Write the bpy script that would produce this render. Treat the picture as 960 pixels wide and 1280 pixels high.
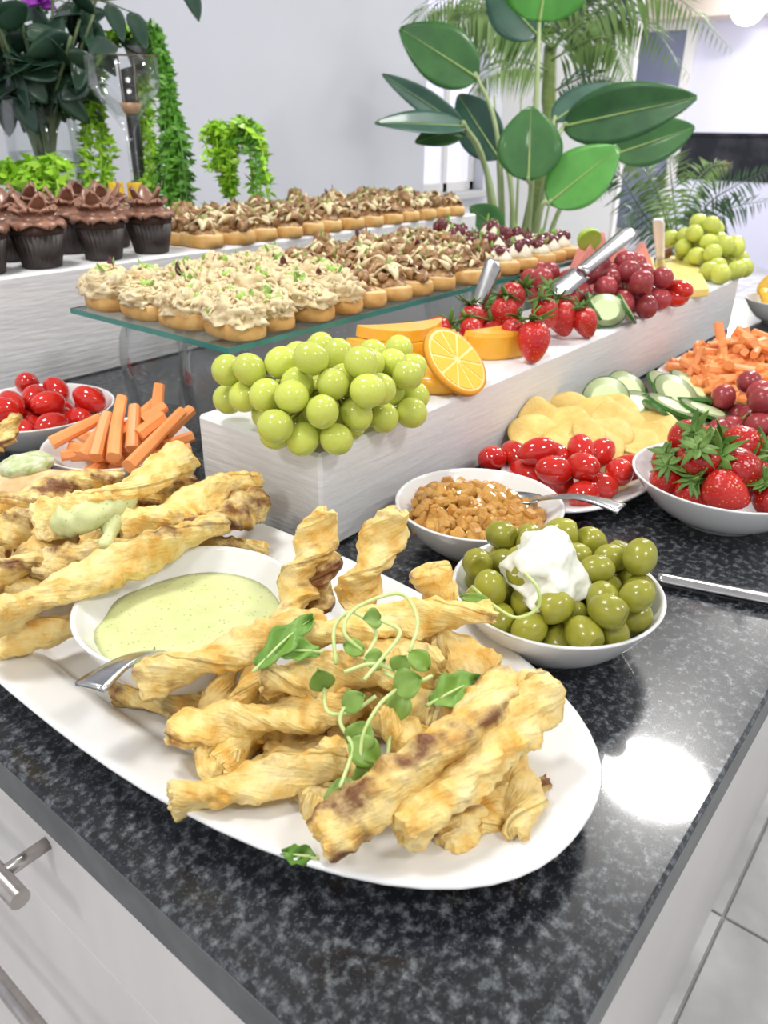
import bpy, math, random
from mathutils import Vector, Matrix, Euler, noise
from math import sin, cos, pi, sqrt, radians
S = bpy.context.scene
for o in list(bpy.data.objects): bpy.data.objects.remove(o)
COL = S.collection

# ------------------------------------------------------------ camera (from the vanishing points of the worktop)
F, CX, CY, CAMZ = 975.0, 480.0, 640.0, 1.24
_v1 = Vector((1356 - CX, CY - 165, -F)).normalized()
_v2 = Vector((-890 - CX, CY - 142, -F)); _v2 = (_v2 - _v1 * _v1.dot(_v2)).normalized()
_v3 = _v1.cross(_v2)
ROT = Matrix((_v1, _v2, _v3))
CAM = Vector((0, 0, CAMZ))
cd = bpy.data.cameras.new('camera'); cam = bpy.data.objects.new('camera', cd); COL.objects.link(cam)
cd.sensor_fit = 'VERTICAL'; cd.sensor_height = 36.0; cd.lens = F / 1280 * 36
cd.clip_start = 0.02; cd.clip_end = 60
cd.dof.use_dof = True; cd.dof.focus_distance = 0.56; cd.dof.aperture_fstop = 12
cam.matrix_world = Matrix.Translation(CAM) @ ROT.to_4x4()
S.camera = cam

# ------------------------------------------------------------ light: pale daylight in the hall plus ceiling lamps, all but the mirrored one added
S.view_settings.view_transform = 'Standard'; S.view_settings.look = 'None'
S.view_settings.exposure = 0.62; S.view_settings.gamma = 1.0
S.view_settings.use_curve_mapping = False
W = bpy.data.worlds.new('world'); S.world = W; W.use_nodes = True
bg = W.node_tree.nodes['Background']; bg.inputs[0].default_value = (0.93, 0.95, 1.0, 1); bg.inputs[1].default_value = 0.6

# ------------------------------------------------------------ helpers
def ray(u, v): return ROT @ Vector((u - CX, CY - v, -F))
def P(u, v, z=0.9):                       # photo pixel -> point at height z
    d = ray(u, v); return CAM + d * ((z - CAMZ) / d.z)
def PX(u, v, x):
    d = ray(u, v); return CAM + d * (x / d.x)
def PY(u, v, y):
    d = ray(u, v); return CAM + d * (y / d.y)
def D(u, v, dep): return CAM + ray(u, v) * (dep / F)
TOP = 0.9

def new_mesh(verts, faces, smooth=True, uv=None, attr=None):
    me = bpy.data.meshes.new('mesh'); me.from_pydata([tuple(v) for v in verts], [], faces)
    if smooth: me.polygons.foreach_set('use_smooth', [True] * len(me.polygons))
    if uv:
        l = me.uv_layers.new(name='UVMap'); 
        for lp in me.loops: l.data[lp.index].uv = uv[lp.vertex_index]
    if attr:
        a = me.attributes.new('brown', 'FLOAT', 'POINT'); a.data.foreach_set('value', attr)
    me.update(); return me
def ob(name, me, mat=None, parent=None, loc=(0, 0, 0), rot=(0, 0, 0), scale=(1, 1, 1)):
    o = bpy.data.objects.new(name, me); COL.objects.link(o)
    if mat is not None and me is not None:
        if len(me.materials) == 0:
            for m in (mat if isinstance(mat, (list, tuple)) else [mat]): me.materials.append(m)
    o.location = loc; o.rotation_euler = rot; o.scale = scale
    if parent: o.parent = parent
    return o
def tag(o, label=None, cat=None, group=None, kind=None):
    if label: o['label'] = label
    if cat: o['category'] = cat
    if group: o['group'] = group
    if kind: o['kind'] = kind
    return o
def thing(name, label, cat, loc=(0, 0, 0), rot=(0, 0, 0), group=None):
    o = ob(name, None, loc=loc, rot=rot); o.empty_display_size = .02
    return tag(o, label, cat, group)
def dup(o, loc=None, rot=None, scale=None, label=None, group=None, parent=None):
    c = o.copy(); COL.objects.link(c); c.parent = parent
    if loc is not None: c.location = loc
    if rot is not None: c.rotation_euler = rot
    if scale is not None: c.scale = scale if hasattr(scale, '__len__') else (scale,) * 3
    if label: c['label'] = label
    if group: c['group'] = group
    for ch in list(o.children): dup(ch, parent=c)
    return c

class MB:                                   # collects shapes into ONE mesh
    def __init__(s): s.v = []; s.f = []; s.m = []
    def add(s, v, f, M=None, mi=0):
        n = len(s.v)
        s.v += [(M @ Vector(p)) if M is not None else Vector(p) for p in v]
        s.f += [tuple(i + n for i in q) for q in f]; s.m += [mi] * len(f); return s
    def mesh(s, smooth=True, **k):
        me = new_mesh(s.v, s.f, smooth, **k)
        if any(s.m): me.polygons.foreach_set('material_index', s.m)
        return me
def T(loc=(0, 0, 0), rot=(0, 0, 0), sc=(1, 1, 1)):
    if not hasattr(sc, '__len__'): sc = (sc,) * 3
    return Matrix.LocRotScale(Vector(loc), Euler(rot), Vector(sc))
def box(x0, x1, y0, y1, z0, z1, b=0.0):
    if b <= 0:
        v = [(x, y, z) for z in (z0, z1) for y in (y0, y1) for x in (x0, x1)]
        return v, [(0, 2, 3, 1), (4, 5, 7, 6), (0, 1, 5, 4), (2, 6, 7, 3), (0, 4, 6, 2), (1, 3, 7, 5)]
    v = []; 
    lay = [(z0, b), (z0 + b, 0), (z1 - b, 0), (z1, b)]
    for z, i in lay:
        for (x, y) in ((x0 + i, y0 + b), (x0 + b, y0 + i), (x1 - b, y0 + i), (x1 - i, y0 + b), (x1 - i, y1 - b), (x1 - b, y1 - i), (x0 + b, y1 - i), (x0 + i, y1 - b)):
            v.append((x, y, z))
    f = [tuple(range(7, -1, -1)), tuple(range(24, 32))]
    for k in range(3):
        for j in range(8):
            f.append((k * 8 + j, k * 8 + (j + 1) % 8, k * 8 + 8 + (j + 1) % 8, k * 8 + 8 + j))
    return v, f
def lathe(prof, n=40, fn=None):
    v = []; f = []; rows = []
    for r, z in prof:
        if r < 1e-6: rows.append([len(v)]); v.append((0, 0, z))
        else:
            rows.append(list(range(len(v), len(v) + n)))
            for k in range(n):
                a = 2 * pi * k / n; rr, zz = (r, z) if fn is None else fn(r, z, a)
                v.append((rr * cos(a), rr * sin(a), zz))
    for A, B in zip(rows, rows[1:]):
        for k in range(n):
            k2 = (k + 1) % n
            if len(A) == 1 and len(B) == 1: continue
            if len(A) == 1: f.append((A[0], B[k2], B[k]))
            elif len(B) == 1: f.append((A[k], A[k2], B[0]))
            else: f.append((A[k], A[k2], B[k2], B[k]))
    return v, [tuple(reversed(q)) for q in f] if prof[0][1] > prof[-1][1] and prof[0][0] < 1e-6 and False else f
def frames(pts):
    out = []; up = Vector((0, 0, 1)); prev = None
    for i, p in enumerate(pts):
        t = (pts[min(i + 1, len(pts) - 1)] - pts[max(i - 1, 0)]).normalized()
        if prev is None:
            n = up - t * t.dot(up)
            if n.length < .05: n = Vector((1, 0, 0)) - t * t.x
        else: n = prev - t * t.dot(prev)
        n.normalize(); prev = n; out.append((t, n, t.cross(n)))
    return out
def spline(pts, n):
    pts = [Vector(p) for p in pts]
    if len(pts) == 2: return [pts[0].lerp(pts[1], i / n) for i in range(n + 1)]
    e = [pts[0] * 2 - pts[1]] + pts + [pts[-1] * 2 - pts[-2]]; out = []
    m = len(pts) - 1
    for i in range(n + 1):
        s = i / n * m; k = min(int(s), m - 1); t = s - k
        a, b, c, d = e[k:k + 4]
        out.append(.5 * ((2 * b) + (c - a) * t + (2 * a - 5 * b + 4 * c - d) * t * t + (3 * b - a - 3 * c + d) * t ** 3))
    return out
def tube(pts, rad, n=8, fn=None, cap=True):
    pts = [Vector(p) for p in pts]; fr = frames(pts); v = []; f = []; N = len(pts)
    for i, (p, (t, a, b)) in enumerate(zip(pts, fr)):
        r = rad(i / (N - 1)) if callable(rad) else rad
        for k in range(n):
            th = 2 * pi * k / n; rr = r * (fn(i / (N - 1), th) if fn else 1)
            v.append(p + (a * cos(th) + b * sin(th)) * rr)
    for i in range(N - 1):
        for k in range(n):
            f.append((i * n + k, i * n + (k + 1) % n, (i + 1) * n + (k + 1) % n, (i + 1) * n + k))
    if cap: f.append(tuple(range(n - 1, -1, -1))); f.append(tuple(range((N - 1) * n, N * n)))
    return v, f
def sphere(r=1, nu=16, nv=10, fn=None):
    prof = [(r * sin(pi * i / nv), -r * cos(pi * i / nv)) for i in range(nv + 1)]
    prof[0] = (0, -r); prof[-1] = (0, r)
    v, f = lathe(prof, nu)
    if fn: v = [fn(Vector(p)) for p in v]
    return v, f
def nz(p, s=1.0, o=0.0): return noise.noise(Vector(p) * s + Vector((o, o * 1.7, o * .3)))
def grid(nx, ny, fn):
    v = [fn(i / nx, j / ny) for j in range(ny + 1) for i in range(nx + 1)]
    f = [(j * (nx + 1) + i, j * (nx + 1) + i + 1, (j + 1) * (nx + 1) + i + 1, (j + 1) * (nx + 1) + i) for j in range(ny) for i in range(nx)]
    return v, f
def solid(v, f, th):                        # gives an open sheet a thickness, downwards along its normals
    me = bpy.data.meshes.new('t'); me.from_pydata([tuple(p) for p in v], [], f); me.update()
    n = [x.vector.copy() for x in me.vertex_normals]; bpy.data.meshes.remove(me)
    N = len(v); v2 = [Vector(p) for p in v] + [Vector(p) - q * th for p, q in zip(v, n)]
    cnt = {}
    for q in f:
        for a, b in zip(q, q[1:] + q[:1]): cnt[(a, b)] = 1
    f2 = list(f) + [tuple(i + N for i in reversed(q)) for q in f]
    for (a, b) in cnt:
        if (b, a) not in cnt: f2.append((b, a, a + N, b + N))
    return v2, f2

# ------------------------------------------------------------ materials
def mat(name, c1, c2=None, scale=30., rough=.5, bump=0., bscale=None, sss=0., ssc=(1., .5, .3), trans=0., ior=1.45, coat=0., metal=0., c3=None,
        pos=(.35, .65), var=0., detail=4., spec=.5, coord='Object', stretch=None, emit=None, dist=0.002, sheen=0.):
    m = bpy.data.materials.new(name); m.use_nodes = True; nt = m.node_tree; N = nt.nodes; L = nt.links
    b = N['Principled BSDF']
    b.inputs['Base Color'].default_value = (*c1, 1); b.inputs['Roughness'].default_value = rough
    b.inputs['Metallic'].default_value = metal; b.inputs['IOR'].default_value = ior
    b.inputs['Specular IOR Level'].default_value = spec
    b.inputs['Transmission Weight'].default_value = trans; b.inputs['Coat Weight'].default_value = coat
    b.inputs['Coat Roughness'].default_value = .06
    if sss: b.inputs['Subsurface Weight'].default_value = sss; b.inputs['Subsurface Radius'].default_value = ssc; b.inputs['Subsurface Scale'].default_value = .006
    if emit: b.inputs['Emission Color'].default_value = (*emit[0], 1); b.inputs['Emission Strength'].default_value = emit[1]
    tc = N.new('ShaderNodeTexCoord'); oi = N.new('ShaderNodeObjectInfo')
    mp = N.new('ShaderNodeMapping'); L.new(tc.outputs[coord], mp.inputs[0])
    if stretch: mp.inputs['Scale'].default_value = stretch
    mu = N.new('ShaderNodeMath'); mu.operation = 'MULTIPLY'; mu.inputs[1].default_value = 37.0; L.new(oi.outputs['Random'], mu.inputs[0])
    def ns(sc, d=detail):
        n = N.new('ShaderNodeTexNoise'); n.noise_dimensions = '4D'; n.inputs['Scale'].default_value = sc; n.inputs['Detail'].default_value = d
        L.new(mp.outputs[0], n.inputs['Vector']); L.new(mu.outputs[0], n.inputs['W']); return n
    out = None
    if c2:
        n = ns(scale); r = N.new('ShaderNodeValToRGB'); L.new(n.outputs[0], r.inputs[0])
        e = r.color_ramp.elements; e[0].position = pos[0]; e[0].color = (*c1, 1); e[1].position = pos[1]; e[1].color = (*c2, 1)
        if c3: x = e.new(min(.99, pos[1] + .12)); x.color = (*c3, 1)
        out = r.outputs[0]
    if var:
        h = N.new('ShaderNodeHueSaturation'); mr = N.new('ShaderNodeMapRange'); L.new(oi.outputs['Random'], mr.inputs[0])
        mr.inputs[3].default_value = 1 - var; mr.inputs[4].default_value = 1 + var; L.new(mr.outputs[0], h.inputs['Value'])
        h.inputs['Color'].default_value = (*c1, 1)
        if out: L.new(out, h.inputs['Color'])
        out = h.outputs[0]
    if out: L.new(out, b.inputs['Base Color'])
    if bump:
        n = ns(bscale or scale * 2, 5); bp = N.new('ShaderNodeBump'); bp.inputs['Strength'].default_value = bump; bp.inputs['Distance'].default_value = dist
        L.new(n.outputs[0], bp.inputs['Height']); L.new(bp.outputs[0], b.inputs['Normal'])
    return m
def glassmat(name, col=(1, 1, 1), rough=0.0, ior=1.45):
    return mat(name, col, rough=rough, trans=1.0, ior=ior)

CERAMIC = mat('white_glazed_ceramic', (.83, .83, .82), (.80, .80, .795), 6, rough=.12, coat=.4)
STEEL = mat('brushed_steel', (.62, .62, .63), (.5, .5, .51), 60, rough=.22, metal=1.0, stretch=(1, 20, 1))
HANDLE = mat('satin_nickel', (.56, .53, .5), (.47, .44, .42), 80, rough=.3, metal=1.0)
WHITEP = mat('painted_white_wood', (.86, .86, .86), (.80, .80, .81), 14, rough=.45, bump=.5, bscale=60, stretch=(.35, .35, 3.0), coord='Object')
CABINET = mat('pale_ash_melamine', (.72, .685, .665), (.66, .625, .605), 5, rough=.42, stretch=(2, 3, .4), bump=.05)
PANELM = mat('grey_end_panel', (.60, .575, .565), (.56, .54, .53), 4, rough=.4)
WALLM = mat('pale_blue_grey_paint', (.70, .715, .78), (.67, .685, .75), 2.5, rough=.75, bump=.05, bscale=60)
GREYW = mat('warm_grey_paint', (.60, .60, .61), (.56, .56, .57), 2, rough=.8)
LAVW = mat('lavender_white_paint', (.76, .76, .92), (.72, .72, .9), .6, rough=.8)
CEILM = mat('white_ceiling_paint', (.85, .84, .83), (.8, .79, .78), 2, rough=.9)
GROUT = mat('pale_grey_grout', (.45, .44, .43), (.40, .39, .38), 30, rough=.9)
TILE = mat('polished_marble_tile', (.68, .675, .665), (.50, .50, .495), 3.0, rough=.18, detail=9, c3=(.70, .695, .685), pos=(.40, .50), coat=.3)
def thin_glass(name, tint):
    m = bpy.data.materials.new(name); m.use_nodes = True; nt = m.node_tree; N = nt.nodes; L = nt.links; N.remove(N['Principled BSDF'])
    t = N.new('ShaderNodeBsdfTransparent'); t.inputs[0].default_value = (*tint, 1); g = N.new('ShaderNodeBsdfGlossy'); g.inputs['Roughness'].default_value = .02
    lw = N.new('ShaderNodeLayerWeight'); lw.inputs[0].default_value = .25; n = N.new('ShaderNodeTexNoise'); n.inputs['Scale'].default_value = 9
    mr = N.new('ShaderNodeMapRange'); mr.inputs[3].default_value = .02; mr.inputs[4].default_value = .32; L.new(lw.outputs['Fresnel'], mr.inputs[0])
    mx = N.new('ShaderNodeMixShader'); L.new(mr.outputs[0], mx.inputs[0]); L.new(t.outputs[0], mx.inputs[1]); L.new(g.outputs[0], mx.inputs[2]); L.new(mx.outputs[0], N['Material Output'].inputs[0]); return m
GLASSM = thin_glass('clear_glass', (.965, .975, .975)); WATERM = thin_glass('still_water', (.95, .97, .955)); SHELFG = glassmat('greenish_float_glass', (.88, .97, .94)); 
EDGEG = mat('green_glass_edge', (.06, .26, .22), (.03, .17, .15), 20, rough=.12, spec=.6)

def granite():
    m = mat('black_speckled_granite', (.02, .02, .025), rough=.27, coat=.38); nt = m.node_tree; N = nt.nodes; L = nt.links; b = N['Principled BSDF']
    tc = N.new('ShaderNodeTexCoord')
    def noise_ramp(sc, det, stops, rg=.6, dis=0.):
        n = N.new('ShaderNodeTexNoise'); n.inputs['Scale'].default_value = sc; n.inputs['Detail'].default_value = det; n.inputs['Roughness'].default_value = rg
        n.inputs['Distortion'].default_value = dis
        L.new(tc.outputs['Object'], n.inputs['Vector']); r = N.new('ShaderNodeValToRGB'); L.new(n.outputs[0], r.inputs[0])
        e = r.color_ramp.elements; e[0].position, e[0].color = stops[0]; e[1].position, e[1].color = stops[-1]
        for p, c in stops[1:-1]: x = e.new(p); x.color = c
        return r.outputs[0]
    big = noise_ramp(135, 7, [(.44, (.005, .006, .009, 1)), (.51, (.018, .021, .027, 1)), (.59, (.075, .083, .092, 1)), (.72, (.19, .20, .205, 1))], .66, .0)
    fine = noise_ramp(480, 3, [(.58, (0, 0, 0, 1)), (.74, (.16, .165, .17, 1))])
    ad = N.new('ShaderNodeMix'); ad.data_type = 'RGBA'; ad.blend_type = 'ADD'; ad.inputs[0].default_value = .6
    L.new(big, ad.inputs[6]); L.new(fine, ad.inputs[7]); L.new(ad.outputs[2], b.inputs['Base Color'])
    return m
GRANITE = granite()
GEDGE = mat('sawn_granite_edge', (.115, .125, .125), (.08, .085, .09), 45, rough=.5)

# ------------------------------------------------------------ the setting
def struct(name, v, f, m, **k):
    return tag(ob(name, new_mesh(v, f, smooth=False), m), kind='structure', **k)
floor = struct('floor', *box(-2.5, 12.5, -4.5, 8, -.08, -.006), GROUT, label='pale marble tiled floor beside the counter')
tile_me = new_mesh(*box(-.297, .297, -.297, .297, -.006, 0, .0015), smooth=False); tile_me.materials.append(TILE)
TX, TY = P(925, 1157, 0).x, .10
for i in range(-3, 18):
    for j in range(-4, 8):
        o = ob('floor_tile', tile_me, None, floor, (TX + (i + .5) * .6, TY + (j - .5) * .6, 0))
WALLY = 2.4
def wall_with_hole(y, x0, x1, z0, z1, hx0, hx1, hz0, hz1, th):
    mb = MB()
    for a in ((x0, hx0, z0, z1), (hx1, x1, z0, z1), (hx0, hx1, z0, hz0), (hx0, hx1, hz1, z1)):
        mb.add(*box(a[0], a[1], y, y + th, a[2], a[3]))
    return mb
wa = PY(529, 245, WALLY); wb = PY(603, 240, WALLY)
mb = wall_with_hole(WALLY, -2.5, 3.95, 0, 2.75, wa.x, wb.x, .93, 2.3, .16)
wl = tag(ob('wall_back', mb.mesh(False), WALLM), 'pale blue grey wall behind the buffet and plants', kind='structure')
tag(ob('wall_side', new_mesh(*box(3.95, 5.5, WALLY, WALLY + .16, 0, 2.75), smooth=False), GREYW), 'warm grey wall behind the big leafy plant', kind='structure')
tag(ob('trim_1', new_mesh(*box(5.5, 5.56, WALLY - .02, WALLY + .18, 0, 2.75, .004), smooth=False), CEILM), 'white corner trim where the grey wall ends', kind='structure')
win = tag(ob('window_1', None), 'bright lavender window beside the big leafy plant', kind='structure')
win.location = (0, 0, 0)
wf = MB(); 
for a in ((wa.x, wa.x + .04, .93, 2.3), (wb.x - .04, wb.x, .93, 2.3), (wa.x, wb.x, .93, .98), (wa.x, wb.x, 2.26, 2.3), ((wa.x + wb.x) / 2 - .02, (wa.x + wb.x) / 2 + .02, .93, 2.3)):
    wf.add(*box(a[0], a[1], WALLY + .06, WALLY + .11, a[2], a[3], .004))
ob('window_frame', wf.mesh(False), CEILM, win)
GLOWP = mat('curtained_daylight_pane', (.8, .8, .95), (.70, .68, .88), 6, rough=.3, emit=((.80, .80, 1.0), .35), stretch=(3, 1, .3))
mx = (wa.x + wb.x) / 2
for x0, x1 in ((wa.x + .04, mx - .02), (mx + .02, wb.x - .04)):
    ob('pane', new_mesh(*box(x0, x1, WALLY + .075, WALLY + .09, .98, 2.26), smooth=False), GLOWP, win)
ob('window_sill', new_mesh(*box(wa.x - .03, wb.x + .03, WALLY - .05, WALLY + .06, .905, .935, .004), smooth=False), GREYW, win)
FARX = 11.0
struct('wall_far', *box(FARX, FARX + .15, -4.5, 8, 0, 2.75), LAVW, label='distant lavender white wall of the hall')
k = FARX / 5
d1, d0 = PX(800, 38, FARX), PX(862, 38, FARX)
DOORM = mat('blue_grey_door_paint', (.20, .22, .33), (.17, .19, .29), 2, rough=.35, coat=.3)
dr = tag(ob('door_1', new_mesh(*box(FARX - .06, FARX - .002, d0.y, d1.y, 0, d0.z, .006), smooth=False), DOORM), 'tall blue grey door in the distant lavender wall', kind='structure')
ob('door_frame', MB().add(*box(FARX - .08, FARX - .001, d0.y - .12, d0.y - .003, 0, d0.z + .1)).add(*box(FARX - .08, FARX - .001, d1.y + .003, d1.y + .12, 0, d0.z + .1)).add(*box(FARX - .08, FARX - .001, d0.y - .003, d1.y + .003, d0.z + .003, d0.z + .1)).mesh(False), CEILM, dr)
ob('door_handle', MB().add(*tube([(FARX - .12, d0.y + .09, .95), (FARX - .12, d0.y + .09, 1.25)], .014, 8)).add(*tube([(FARX - .12, d0.y + .09, 1.0), (FARX - .055, d0.y + .09, 1.0)], .01, 6)).add(*tube([(FARX - .12, d0.y + .09, 1.2), (FARX - .055, d0.y + .09, 1.2)], .01, 6)).mesh(), HANDLE, dr)
struct('ceiling', *box(-2.5, 12.5, -4.5, 8, 2.75, 2.85), CEILM, label='white ceiling of the hall')
BEIGE = mat('beige_soffit_paint', (.80, .70, .62), (.76, .66, .58), 2, rough=.8)
zb = PX(850, 22, FARX - .5).z
struct('trim_2', *box(FARX - .5, FARX - .002, -2, 7.5, min(zb, 2.6), 2.748), BEIGE, label='beige soffit along the top of the distant wall')

LAMPM = mat('lit_lamp_diffuser', (1, 1, 1), rough=.5, emit=((1, .985, .96), 5.0))
def ceiling_lamp(x, y, r, label, power):
    t = thing('ceiling_lamp', label, 'lamp', (x, y, 2.75), group='round lamps on the ceiling')
    ob('lamp_body', new_mesh(*lathe([(0, -.002), (r + .02, -.002), (r + .02, -.05), (r, -.055), (r, -.03), (0, -.03)], 40)), CEILM, t)
    ob('diffuser', new_mesh(*lathe([(r, -.045), (r * .9, -.058), (r * .6, -.066), (0, -.07)], 40)), LAMPM, t)
    ld = bpy.data.lights.new('lamp_light', 'AREA'); ld.shape = 'DISK'; ld.size = r * 2; ld.energy = power; ld.color = (1, .985, .96)
    lo = bpy.data.objects.new('lamp_light', ld); COL.objects.link(lo); lo.location = (0, 0, -.085); lo.parent = t
p = P(815, 978)
lx = p.x + (p.x) * (2.69 - TOP) / (CAMZ - TOP); ly = p.y + p.y * (2.69 - TOP) / (CAMZ - TOP)
ceiling_lamp(lx, ly, .20, 'round white ceiling lamp mirrored in the granite worktop', 14)
for x, y in ((.2, .9), (.3, -1.1), (2.1, -1.4), (3.9, .6), (-1.3, .3), (6.2, .8), (7.0, 4.5), (9.2, 2.5)):  # unseen extra lamps, added to brighten the buffet and the far hall
    ceiling_lamp(x, y, .2, 'round white ceiling lamp added to light the buffet and hall', 10 if x < 5 else 45)

# ------------------------------------------------------------ worktop and drawer unit
WX0, WX1, WY0, WY1 = .131, 1.86, .057, 1.95
ct = thing('worktop', 'black speckled granite worktop carrying the whole buffet', 'worktop', (WX0, WY0, TOP))
ob('stone_slab', new_mesh(*box(0, WX1 - WX0, 0, WY1 - WY0, -.033, 0, .0022), smooth=False), GRANITE, ct)
eb = MB().add(*box(-.0006, .0006, .003, WY1 - WY0 - .003, -.0305, -.003)).add(*box(.003, WX1 - WX0 - .003, -.0006, .0006, -.0305, -.003))
ob('sawn_edge', eb.mesh(False), GEDGE, ct)
FX = .150
cu = thing('drawer_cabinet', 'pale ash cabinet with drawers and bar handles under the granite', 'cabinet', (FX, .12, 0))
ob('cabinet_body', new_mesh(*box(.02, 1.6, .018, 1.75, .08, TOP - .0335), smooth=False), CABINET, cu)
ob('end_panel', new_mesh(*box(0, 1.62, 0, .018, 0, TOP - .0335, .001), smooth=False), PANELM, cu)
ob('plinth', new_mesh(*box(.06, 1.6, .02, 1.7, 0, .08), smooth=False), PANELM, cu)
def drawer(y0, y1, z0, z1, hy, hl):
    d = ob('drawer', new_mesh(*box(0, .019, y0, y1, z0, z1, .0012), smooth=False), CABINET, cu)
    zc = hy[1]; X = -.034
    m = MB().add(*tube([(X, hy[0], zc), (X, hy[0] + hl, zc)], .0068, 16))
    m.add(*tube([(X, hy[0] + .027, zc), (.001, hy[0] + .027, zc)], .0048, 12)); m.add(*tube([(X, hy[0] + hl - .027, zc), (.001, hy[0] + hl - .027, zc)], .0048, 12))
    h = ob('handle', m.mesh(), HANDLE, d); h.data.polygons.foreach_set('use_smooth', [len(q.vertices) == 4 for q in h.data.polygons])
    h['label'] = 'satin nickel bar handle'
zs = [TOP - .036, .7115, .49, .26, .085]
for i in range(4):
    drawer(.019, .60, zs[i + 1] + .0012, zs[i] - .0012, ((.262, .12, .15, .15)[i], zs[i] - (.062 if i == 0 else .092)), .40 if i == 1 else .28)
    drawer(.603, 1.2, zs[i + 1] + .0012, zs[i] - .0012, (.8, zs[i] - .07), .20)

# ------------------------------------------------------------ risers and glass shelf
RA = dict(x0=.435, x1=1.56, y0=.417, y1=.575, z=.994)
def riser(name, label, x0, x1, y0, y1, h):
    nx = 40
    t = tag(ob(name, MB().add(*box(0, x1 - x0, 0, y1 - y0, 0, h, .003)).mesh(False), WHITEP, None, (x0, y0, TOP)), label, 'display riser', 'white painted buffet risers')
    return t
riser('display_riser', 'long white painted wooden riser topped with grapes and fruit', RA['x0'], RA['x1'], RA['y0'], RA['y1'], RA['z'] - TOP)
RB = dict(x0=.16, x1=1.655, y0=1.055, y1=1.36, z=1.055)
riser('display_riser', 'long white painted riser topped with cupcakes and crostini', RB['x0'], RB['x1'], RB['y0'], RB['y1'], RB['z'] - TOP)
GZ = 1.040
gs = thing('glass_shelf', 'rectangular greenish glass shelf carrying the crostini', 'shelf', (.5, .6, GZ))
ob('glass_plate', new_mesh(*box(.0012, .80, .0012, .285, -.006, 0), smooth=False), SHELFG, gs)
e = MB().add(*box(0, .0012, 0, .285, -.006, 0)).add(*box(.0012, .80, 0, .0012, -.006, 0)); ob('polished_edge', e.mesh(False), EDGEG, gs)
def stemless(x, y, label):
    h = GZ - .0062 - TOP
    prof = [(.034, 0), (.036, .002), (.041, h * .35), (.043, h * .55), (.040, h * .75), (.031, h * .92), (.024, h - .001), (.020, h), (0, h), (0, h - .006), (.019, h - .006), (.029, h * .91), (.0385, h * .75), (.0415, h * .55), (.0395, h * .35), (.0345, .002), (.034, 0)]
    tag(ob('stemless_glass', new_mesh(*lathe(prof, 40)), GLASSM, None, (x, y, TOP)), label, 'glass', 'upturned glasses holding up the shelf')
stemless(.575, .715, 'upturned stemless glass under the glass shelf, behind the green grapes')
stemless(.575, .835, 'upturned stemless glass under the glass shelf, behind the carrot bowl')
stemless(1.22, .66, 'upturned stemless glass under the far end of the glass shelf')
stemless(1.22, .835, 'upturned stemless glass under the far end of the glass shelf')
# ------------------------------------------------------------ bowls, platter
def bowl_profile(R, h, ft, th=.0032):
    out = [(0, .003), (ft * .88, .003), (ft * .93, 0), (ft, 0), (ft + .002, .005)]
    n = 9
    for i in range(1, n + 1):
        t = i / n; r = ft + .002 + (R - ft - .002) * (t ** .72); out.append((r, .005 + (h - .007) * t ** 1.25))
    out += [(R + .0006, h - .0006), (R - .0004, h), (R - .002, h - .0004)]
    inn = []
    for i in range(n + 1):
        t = i / n; r = ft * .8 + (R - .003 - ft * .8) * (t ** .72); inn.append((r, .0085 + (h - .0095 - .001) * t ** 1.25))
    out += inn[::-1] + [(0, .0080)]
    return out, inn
BOWLS = {}
def bowl(key, x, y, R, h, ft, label, z=TOP, tilt=(0, 0, 0)):
    prof, inn = bowl_profile(R, h, ft)
    o = tag(ob('serving_bowl', new_mesh(*lathe(prof, 56)), CERAMIC, None, (x, y, z), tilt), label, 'bowl', 'round white serving bowls')
    def zin(px, py):
        r = sqrt((px - x) ** 2 + (py - y) ** 2)
        if r <= inn[0][0]: return z + .0085
        for (r0, z0), (r1, z1) in zip(inn, inn[1:]):
            if r <= r1: return z + z0 + (z1 - z0) * (r - r0) / (r1 - r0)
        return z + h if r < R else None
    BOWLS[key] = dict(x=x, y=y, R=R, h=h, z=z, zin=zin); return o
bowl('olive', .450, .201, .0745, .046, .036, 'white bowl of green olives with a dollop of cream cheese')
bowl('chutney', .535, .321, .0735, .045, .036, 'white bowl of amber onion chutney with a spoon in it')
bowl('straw', .735, .172, .086, .047, .040, 'white bowl of whole strawberries with green tops')
bowl('ltom', .420, .856, .088, .045, .042, 'white bowl of plum tomatoes beside the carrot bowl')
bowl('lcar', .418, .690, .075, .043, .036, 'white bowl of carrot sticks between the riser and tomato bowl')
bowl('fruit', 1.68, .355, .075, .046, .036, 'white bowl of orange pieces at the end of the long riser')
def oval(name, label, cx, cy, ax, ay, e, prof, rotz=0, n=72, cat='platter', m=None):
    def fn(r, z, a):
        c, s = cos(a), sin(a); k = (abs(c) ** e + abs(s) ** e) ** (-1 / e); return r * k, z
    v, f = lathe(prof, n, fn); v = [(p[0] * ax, p[1] * ay, p[2]) for p in v]
    return tag(ob(name, new_mesh(v, f), m or CERAMIC, None, (cx, cy, TOP), (0, 0, rotz)), label, cat)
PROF = [(0, .001), (.60, .001), (.61, 0), (.63, 0), (.66, .004), (.97, .0205), (1.0, .0235), (1.003, .025), (1.0, .0262), (.985, .0262), (.95, .024), (.76, .0165), (.70, .0125), (.665, .0065), (.62, .0052), (0, .005)]
PL = (.2815, .392, .128, .295)
oval('serving_platter', 'large oval white platter piled with pastry twists and a dip bowl', *PL, 2.4, PROF)
PROF2 = [(0, .001), (.60, .001), (.62, 0), (.66, 0), (.72, .004), (.97, .014), (1.0, .0165), (1.0, .0185), (.98, .0187), (.92, .016), (.74, .0075), (.68, .0052), (0, .005)]
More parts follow.
